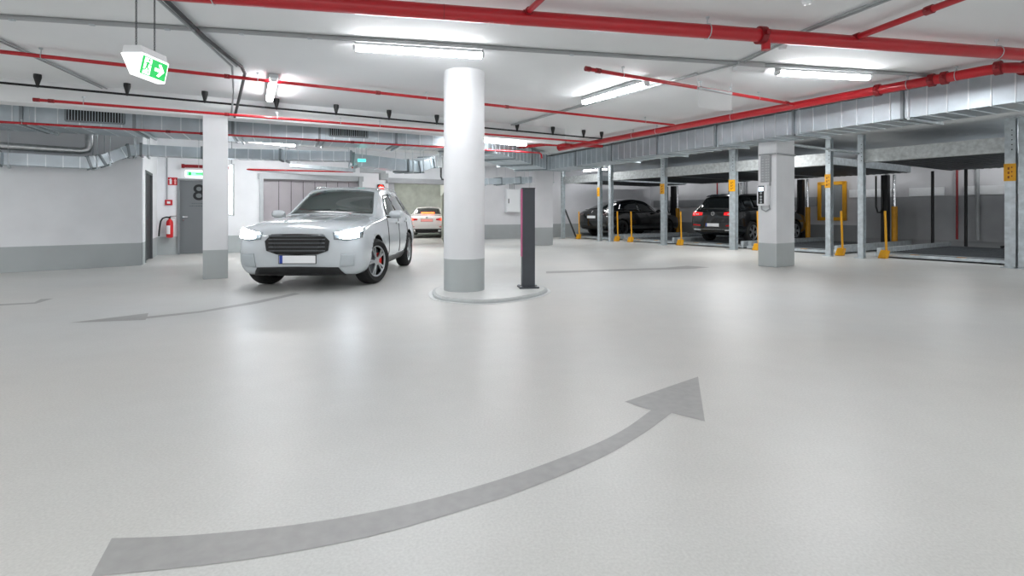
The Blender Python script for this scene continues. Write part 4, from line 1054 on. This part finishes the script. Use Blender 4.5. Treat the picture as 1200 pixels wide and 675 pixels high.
# --- white SUV driving toward the camera
S = [(2.36, .42, .50, .60, .60, .58, .74, .46, .80, .82), (2.32, .30, .70, .80, .60, .76, .82, .60, .89, .91), (2.22, .24, .80, .89, .62, .85, .90, .68, .95, .975), (2.0, .21, .83, .93, .64, .88, .95, .70, 1.00, 1.03),
     (1.5, .20, .84, .94, .66, .90, .99, .72, 1.045, 1.075), (1.0, .20, .84, .945, .68, .90, 1.02, .74, 1.085, 1.115), (0.85, .20, .84, .945, .68, .90, 1.03, .745, 1.12, 1.15), (0.30, .20, .84, .945, .68, .90, 1.05, .66, 1.44, 1.49), (0.05, .20, .84, .945, .68, .90, 1.06, .63, 1.56, 1.61),
     (-0.5, .20, .84, .945, .68, .90, 1.07, .62, 1.605, 1.655), (-1.3, .20, .84, .945, .70, .90, 1.08, .61, 1.59, 1.64), (-1.85, .21, .83, .94, .72, .89, 1.08, .59, 1.53, 1.58), (-2.12, .25, .80, .92, .74, .86, 1.06, .64, 1.22, 1.25), (-2.28, .30, .74, .87, .74, .82, 1.0, .66, 1.07, 1.09), (-2.34, .42, .60, .76, .72, .72, .9, .55, .95, .96)]
suv = Car('white SUV with lit headlights driving out between the columns', (-3.135, 9.85, 0), math.radians(181.2), S, M['paint_white'], (1.42, -1.40, 0.93, 0.365, 0.25), 'car')
suv.wheels(M['rim'], steer=math.radians(-20), caliper=M['caliper'])
c = suv
c.patch('windshield', [(-.70, 1.125), (-.3, 1.14), (0, 1.145), (.3, 1.14), (.70, 1.125)], [(-.57, 1.52), (-.3, 1.555), (0, 1.565), (.3, 1.555), (.57, 1.52)], 'front', M['glass'], off=0.004, rows=10, cols=24)
c.sides('front_side_window', [(0.50, 1.10), (-0.30, 1.12)], [(0.02, 1.47), (-0.30, 1.50)], M['glass_dark'])
c.sides('rear_side_window', [(-0.36, 1.12), (-1.22, 1.15)], [(-0.36, 1.51), (-1.15, 1.50)], M['glass_dark'])
c.sides('quarter_window', [(-1.30, 1.16), (-1.75, 1.22)], [(-1.24, 1.49), (-1.62, 1.44)], M['glass_dark'])
c.patch('rear_window', [(-.62, 1.16), (.62, 1.16)], [(-.5, 1.48), (.5, 1.48)], 'back', M['glass_dark'])
gr = c.patch('grille', [(-.30, .55), (0, .54), (.30, .55)], [(-.37, .83), (0, .84), (.37, .83)], 'front', M['trim'], off=0.012, rows=8, cols=16)
gr2 = c.patch('grille_flank', [(-.44, .60), (-.30, .55)], [(-.46, .74), (-.37, .83)], 'front', M['trim'], off=0.012, cols=4); gr3 = c.patch('grille_flank', [(.30, .55), (.44, .60)], [(.37, .83), (.46, .74)], 'front', M['trim'], off=0.012, cols=4)
for z in (0.60, 0.655, 0.71, 0.765, 0.81):
    c.patch('grille_bar', [(-.40, z-0.006), (.40, z-0.006)], [(-.40, z+0.006), (.40, z+0.006)], 'front', M['rim_dark'], off=0.03, rows=1, parent=gr)
for sg in (-1, 1):
    hl = c.patch('headlight', [(sg*.52, .76), (sg*.70, .74), (sg*.88, .78)], [(sg*.50, .86), (sg*.70, .90), (sg*.875, .93)], 'front', M['head_glass'], off=0.006, rows=4)
    c.patch('lamp_strip', [(sg*.54, .835), (sg*.70, .85), (sg*.865, .875)], [(sg*.54, .855), (sg*.70, .885), (sg*.86, .915)], 'front', M['head_lit'], off=0.02, rows=2, parent=hl)
    c.patch('lamp_lens', [(sg*.60, .775), (sg*.72, .765), (sg*.84, .785)], [(sg*.60, .825), (sg*.72, .83), (sg*.84, .85)], 'front', M['head_lit'], off=0.02, rows=2, parent=hl)
    c.patch('side_intake', [(sg*.60, .36), (sg*.80, .38)], [(sg*.62, .56), (sg*.80, .55)], 'front', mat('grey intake trim', '#b0b8bc', 0.3, var=0.05), off=0.008)
c.patch('lower_intake', [(-.66, .245), (0, .235), (.66, .245)], [(-.58, .36), (0, .37), (.58, .36)], 'front', M['black'], off=0.01)
c.plate(0, .475, True)
c.sides('sill_trim', [(0.95, .24), (-0.95, .24)], [(0.95, .36), (-0.95, .36)], M['trim'])
c.sides('beltline_strip', [(0.62, 1.075), (-1.75, 1.185)], [(0.62, 1.09), (-1.75, 1.205)], M['chrome'], rows=1, cols=30, off=0.01)
for y in (0.62, -0.33, -1.18):
    c.sides('door_gap', [(y, .40), (y-0.01, .40)], [(y, 1.04), (y-0.01, 1.04)], M['trim'], cols=1, rows=12, off=0.001)
c.sides('door_handle', [(-0.02, .93), (-0.24, .94)], [(-0.02, .96), (-0.24, .97)], M['rim'], off=0.025, rows=2, cols=6)
c.sides('door_handle', [(-0.90, .95), (-1.10, .96)], [(-0.90, .98), (-1.10, .99)], M['rim'], off=0.025, rows=2, cols=6)
c.mirrors(0.52, 1.12, 0.93, M['paint_white'])
for sg in (-1, 1):
    hh = [c.hit((sg*.57, y, 3), (0, 0, -1), 0.03) for y in np.linspace(-0.05, -1.7, 10)]
    MB().tube([c.hit((sg*.57, 0.0, 3), (0,0,-1), 0)] + hh + [c.hit((sg*.57, -1.75, 3), (0,0,-1), 0)], 0.014, 8).build('roof_rail', M['chrome'], c.root, smooth=True)
    c.patch('hood_crease', [(sg*.34, 0.95), (sg*.30, 2.10)], [(sg*.345, 0.95), (sg*.305, 2.10)], 'top', M['paint_white'], off=0.008, rows=1, cols=20)
    mb = MB(); pts = [c.hit((sg*.55 - q*sg*0.5, 4, 1.135 + q*0.06), (0, -1, 0), 0.012) for q in np.linspace(0, 1, 8)]; mb.tube(pts, 0.008, 6); mb.build('wiper', M['black'], c.root, smooth=True)
    c.patch('tail_light', [(sg*.5, .92), (sg*.84, .92)], [(sg*.5, 1.02), (sg*.84, 1.04)], 'back', M['tail_red'])
# red third lamp trace on the roof edge is the signal lamp behind; nothing more here

# --- white sedan in the drive-through, seen from behind
S = [(2.38, .34, .50, .62, .52, .58, .64, .44, .70, .72), (2.30, .24, .72, .82, .55, .78, .72, .6, .78, .80), (2.0, .20, .80, .88, .58, .84, .82, .66, .86, .88), (1.1, .18, .82, .905, .6, .87, .92, .70, .97, .99), (0.95, .18, .82, .905, .6, .87, .93, .70, 1.0, 1.03),
     (0.1, .18, .82, .91, .62, .88, .96, .58, 1.37, 1.415), (-0.4, .18, .82, .91, .62, .88, .98, .57, 1.40, 1.45), (-0.95, .19, .82, .91, .64, .88, .99, .56, 1.36, 1.405), (-1.65, .20, .81, .905, .66, .86, .99, .62, 1.06, 1.09), (-1.8, .21, .81, .90, .66, .86, .99, .66, 1.025, 1.045),
     (-2.2, .24, .78, .88, .66, .83, .96, .66, 1.0, 1.02), (-2.33, .28, .74, .85, .62, .80, .90, .64, .95, .965), (-2.38, .34, .62, .76, .58, .74, .82, .58, .88, .89)]
sp_ = V((-4.05, 25.6, 0))
sed = Car('white sedan with red brake lights driving away through the far opening', sp_, math.radians(6), S, M['paint_sedan'], (1.40, -1.42, 0.90, 0.34, 0.235))
c = sed; c.wheels(M['rim_dark'])
c.patch('rear_window', [(-.60, 1.085), (0, 1.09), (.60, 1.085)], [(-.50, 1.33), (0, 1.36), (.50, 1.33)], 'back', M['glass_dark'], rows=8, off=0.004)
c.patch('high_brake_light', [(-.30, 1.095), (.30, 1.095)], [(-.30, 1.135), (.30, 1.135)], 'back', mat('lit orange brake strip', '#ff5a20', 0.3, emit='#ff5a25', estr=4.0), off=0.02, rows=1)
c.patch('windshield', [(-.66, 1.02), (.66, 1.02)], [(-.52, 1.34), (.52, 1.34)], 'front', M['glass_dark'])
c.sides('side_window', [(0.6, 1.0), (-1.25, 1.03)], [(0.15, 1.32), (-0.95, 1.33)], M['glass_dark'], cols=24)
for sg in (-1, 1):
    tl_ = c.patch('tail_light', [(sg*.42, .80), (sg*.83, .78)], [(sg*.40, .87), (sg*.825, .93)], 'back', M['tail_red'], off=0.008)
    c.patch('brake_lamp', [(sg*.60, .81), (sg*.80, .80)], [(sg*.60, .86), (sg*.80, .90)], 'back', M['tail_lit'], off=0.02, parent=tl_)
    c.patch('reflector', [(sg*.55, .49), (sg*.78, .49)], [(sg*.55, .53), (sg*.78, .53)], 'back', M['tail_red'], off=0.01)
    c.patch('exhaust_trim', [(sg*.50, .30), (sg*.72, .31)], [(sg*.50, .38), (sg*.72, .38)], 'back', M['chrome'], off=0.03)
c.patch('bumper_diffuser', [(-.78, .27), (.78, .27)], [(-.80, .42), (.80, .42)], 'back', M['black'], off=0.012, cols=24)
c.plate(0, .80, False, pm='plate_pink', blue=False)
MB().lathe([(0.001,-0.01),(0.045,-0.01),(0.045,0.01),(0.001,0.01)], c.hit((0,-4,.92), (0,1,0), 0.008), 16, 'Y').build('star_badge', M['chrome'], c.root)
c.mirrors(0.6, 1.0, 0.88, M['paint_sedan'])

# --- black crossover in the end bay
S = [(2.38, .36, .50, .62, .55, .58, .68, .44, .74, .76), (2.30, .26, .74, .84, .58, .80, .76, .6, .82, .84), (2.0, .22, .82, .92, .6, .87, .86, .66, .90, .93), (1.2, .20, .84, .955, .62, .90, .95, .70, 1.02, 1.05), (1.0, .20, .84, .96, .62, .90, .98, .70, 1.08, 1.11),
     (0.15, .20, .84, .96, .64, .90, 1.02, .60, 1.52, 1.57), (-0.4, .20, .84, .96, .66, .90, 1.04, .59, 1.58, 1.63), (-1.0, .20, .84, .96, .68, .90, 1.06, .57, 1.52, 1.57), (-1.75, .22, .83, .95, .70, .88, 1.08, .57, 1.27, 1.31), (-2.08, .26, .80, .93, .74, .86, 1.06, .66, 1.13, 1.15), (-2.22, .30, .76, .90, .74, .84, 1.04, .66, 1.10, 1.11), (-2.32, .36, .7, .84, .70, .80, .96, .62, 1.02, 1.03), (-2.36, .44, .6, .76, .68, .72, .88, .56, .93, .94)]
cb = lp(-4.45, 0.62 + 2.36, 0.125)
tes = Car('glossy black crossover with sloping tail parked in the end bay of the lifts', cb, LR, S, M['paint_black'], (1.45, -1.43, 0.93, 0.355, 0.25))
c = tes; c.wheels(M['trim'])
c.patch('rear_window', [(-.58, 1.17), (0, 1.19), (.58, 1.17)], [(-.48, 1.48), (0, 1.52), (.48, 1.48)], 'back', M['glass_dark'], rows=8)
c.patch('windshield', [(-.66, 1.13), (.66, 1.13)], [(-.54, 1.49), (.54, 1.49)], 'front', M['glass_dark'])
c.sides('front_side_window', [(0.75, 1.05), (-0.30, 1.09)], [(0.15, 1.43), (-0.30, 1.49)], M['glass_dark'])
c.sides('rear_side_window', [(-0.36, 1.09), (-1.55, 1.14)], [(-0.36, 1.49), (-1.25, 1.39)], M['glass_dark'])
for sg in (-1, 1):
    c.patch('tail_light', [(sg*.52, .92), (sg*.84, .90)], [(sg*.52, .97), (sg*.83, 1.0)], 'back', mat('smoked tail lamp', '#5a4a4c', 0.12, 0.2, var=0.1, coat=1.0), off=0.008)
c.patch('lip_spoiler', [(-.60, 1.115), (.60, 1.115)], [(-.60, 1.135), (.60, 1.135)], 'back', M['trim'], off=0.03, rows=2)
c.patch('bumper_trim', [(-.70, .33), (.70, .33)], [(-.76, .45), (.76, .45)], 'back', M['trim'], off=0.01)
c.plate(0, .83, False, blue=False)
c.patch('badge', [(-.015, 1.0), (.015, 1.0)], [(-.04, 1.05), (.04, 1.05)], 'back', M['chrome'], off=0.01, cols=2, rows=2)
c.mirrors(0.66, 1.08, 0.94, M['paint_black'])
c.sides('door_handle', [(-0.02, .95), (-0.22, .96)], [(-0.02, .97), (-0.22, .98)], M['rim_dark'], off=0.008, rows=1, cols=6)

# --- dark hatchback SUV
S = [(2.24, .40, .50, .62, .60, .58, .74, .46, .80, .82), (2.18, .28, .74, .82, .62, .78, .84, .6, .90, .92), (1.95, .23, .80, .89, .64, .85, .93, .66, .98, 1.0), (1.1, .21, .83, .92, .66, .88, 1.02, .72, 1.08, 1.11), (0.95, .21, .83, .92, .66, .88, 1.03, .72, 1.11, 1.14),
     (0.2, .21, .83, .92, .68, .88, 1.06, .62, 1.56, 1.61), (-0.5, .21, .83, .92, .70, .88, 1.08, .61, 1.63, 1.68), (-1.3, .22, .83, .92, .72, .88, 1.09, .60, 1.61, 1.66), (-1.80, .23, .82, .915, .74, .87, 1.09, .58, 1.54, 1.59), (-2.02, .26, .80, .91, .76, .86, 1.08, .62, 1.30, 1.34), (-2.15, .30, .78, .89, .76, .85, 1.05, .70, 1.12, 1.14), (-2.22, .32, .76, .87, .72, .83, 1.0, .70, 1.05, 1.06), (-2.26, .40, .68, .8, .68, .76, .9, .62, .95, .96)]
cb = lp(1.30, 0.95 + 2.26, 0.125)
vw = Car('dark graphite hatchback SUV with red tail lights parked beside the broad column', cb, LR, S, M['paint_graphite'], (1.36, -1.33, 0.905, 0.36, 0.235))
c = vw; c.wheels(M['rim'], spokes=5)
c.patch('rear_window', [(-.62, 1.13), (0, 1.14), (.62, 1.13)], [(-.50, 1.50), (0, 1.53), (.50, 1.50)], 'back', M['glass_dark'], rows=8)
c.patch('windshield', [(-.68, 1.15), (.68, 1.15)], [(-.55, 1.53), (.55, 1.53)], 'front', M['glass_dark'])
c.sides('front_side_window', [(0.7, 1.10), (-0.25, 1.13)], [(0.22, 1.48), (-0.25, 1.54)], M['glass_dark'])
c.sides('rear_side_window', [(-0.31, 1.13), (-1.15, 1.15)], [(-0.31, 1.54), (-1.1, 1.53)], M['glass_dark'])
c.sides('quarter_window', [(-1.22, 1.16), (-1.68, 1.18)], [(-1.17, 1.52), (-1.58, 1.46)], M['glass_dark'])
for sg in (-1, 1):
    tl_ = c.patch('tail_light', [(sg*.42, .93), (sg*.84, .90)], [(sg*.42, 1.02), (sg*.84, 1.06)], 'back', mat('bright red tail lamp', '#d01822', 0.15, var=0.12, scale=25, coat=1.0, emit='#ff2020', estr=0.35), off=0.01)
    c.patch('clear_lens', [(sg*.56, .945), (sg*.68, .94)], [(sg*.56, .98), (sg*.68, .98)], 'back', M['rim'], off=0.016, rows=2, cols=4, parent=tl_)
    c.patch('exhaust_trim', [(sg*.46, .40), (sg*.74, .41)], [(sg*.48, .45), (sg*.76, .46)], 'back', M['chrome'], off=0.02, rows=2)
    c.patch('reflector', [(sg*.5, .56), (sg*.78, .57)], [(sg*.5, .6), (sg*.78, .62)], 'back', M['tail_red'], off=0.01)
    hh = [c.hit((sg*.56, y, 3), (0, 0, -1), 0.03) for y in np.linspace(-0.05, -1.65, 10)]
    MB().tube(hh, 0.014, 8).build('roof_rail', M['rim_dark'], c.root, smooth=True)
c.patch('chrome_strip', [(-.80, .445), (.80, .445)], [(-.80, .462), (.80, .462)], 'back', M['chrome'], off=0.02, rows=1, cols=24)
c.patch('bumper_trim', [(-.72, .33), (.72, .33)], [(-.78, .44), (.78, .44)], 'back', M['trim'], off=0.01)
c.patch('roof_spoiler', [(-.54, 1.535), (.54, 1.535)], [(-.50, 1.60), (.50, 1.60)], 'back', M['paint_graphite'], off=0.06, rows=2)
c.plate(-0.02, .60, False)
bp = c.hit((0, -4, .985), (0, 1, 0), 0.004)
mb = MB(); mb.tube([(bp.x + 0.062*math.cos(a*math.pi/12), bp.y - 0.012, bp.z + 0.062*math.sin(a*math.pi/12)) for a in range(24)], 0.008, 6, closed=True)
for x0, z0, x1, z1 in ((-.035,.05,0,.0),(0,.0,.035,.05),(-.05,.02,-.025,-.05),(-.025,-.05,0,.0),(0,.0,.025,-.05),(.025,-.05,.05,.02)):
    mb.bar((bp.x+x0, bp.y-0.012, bp.z+z0), (bp.x+x1, bp.y-0.012, bp.z+z1), 0.009, 0.008, (0,1,0))
mb.build('round_badge', M['chrome'], c.root)
c.mirrors(0.64, 1.12, 0.90, M['paint_graphite'])
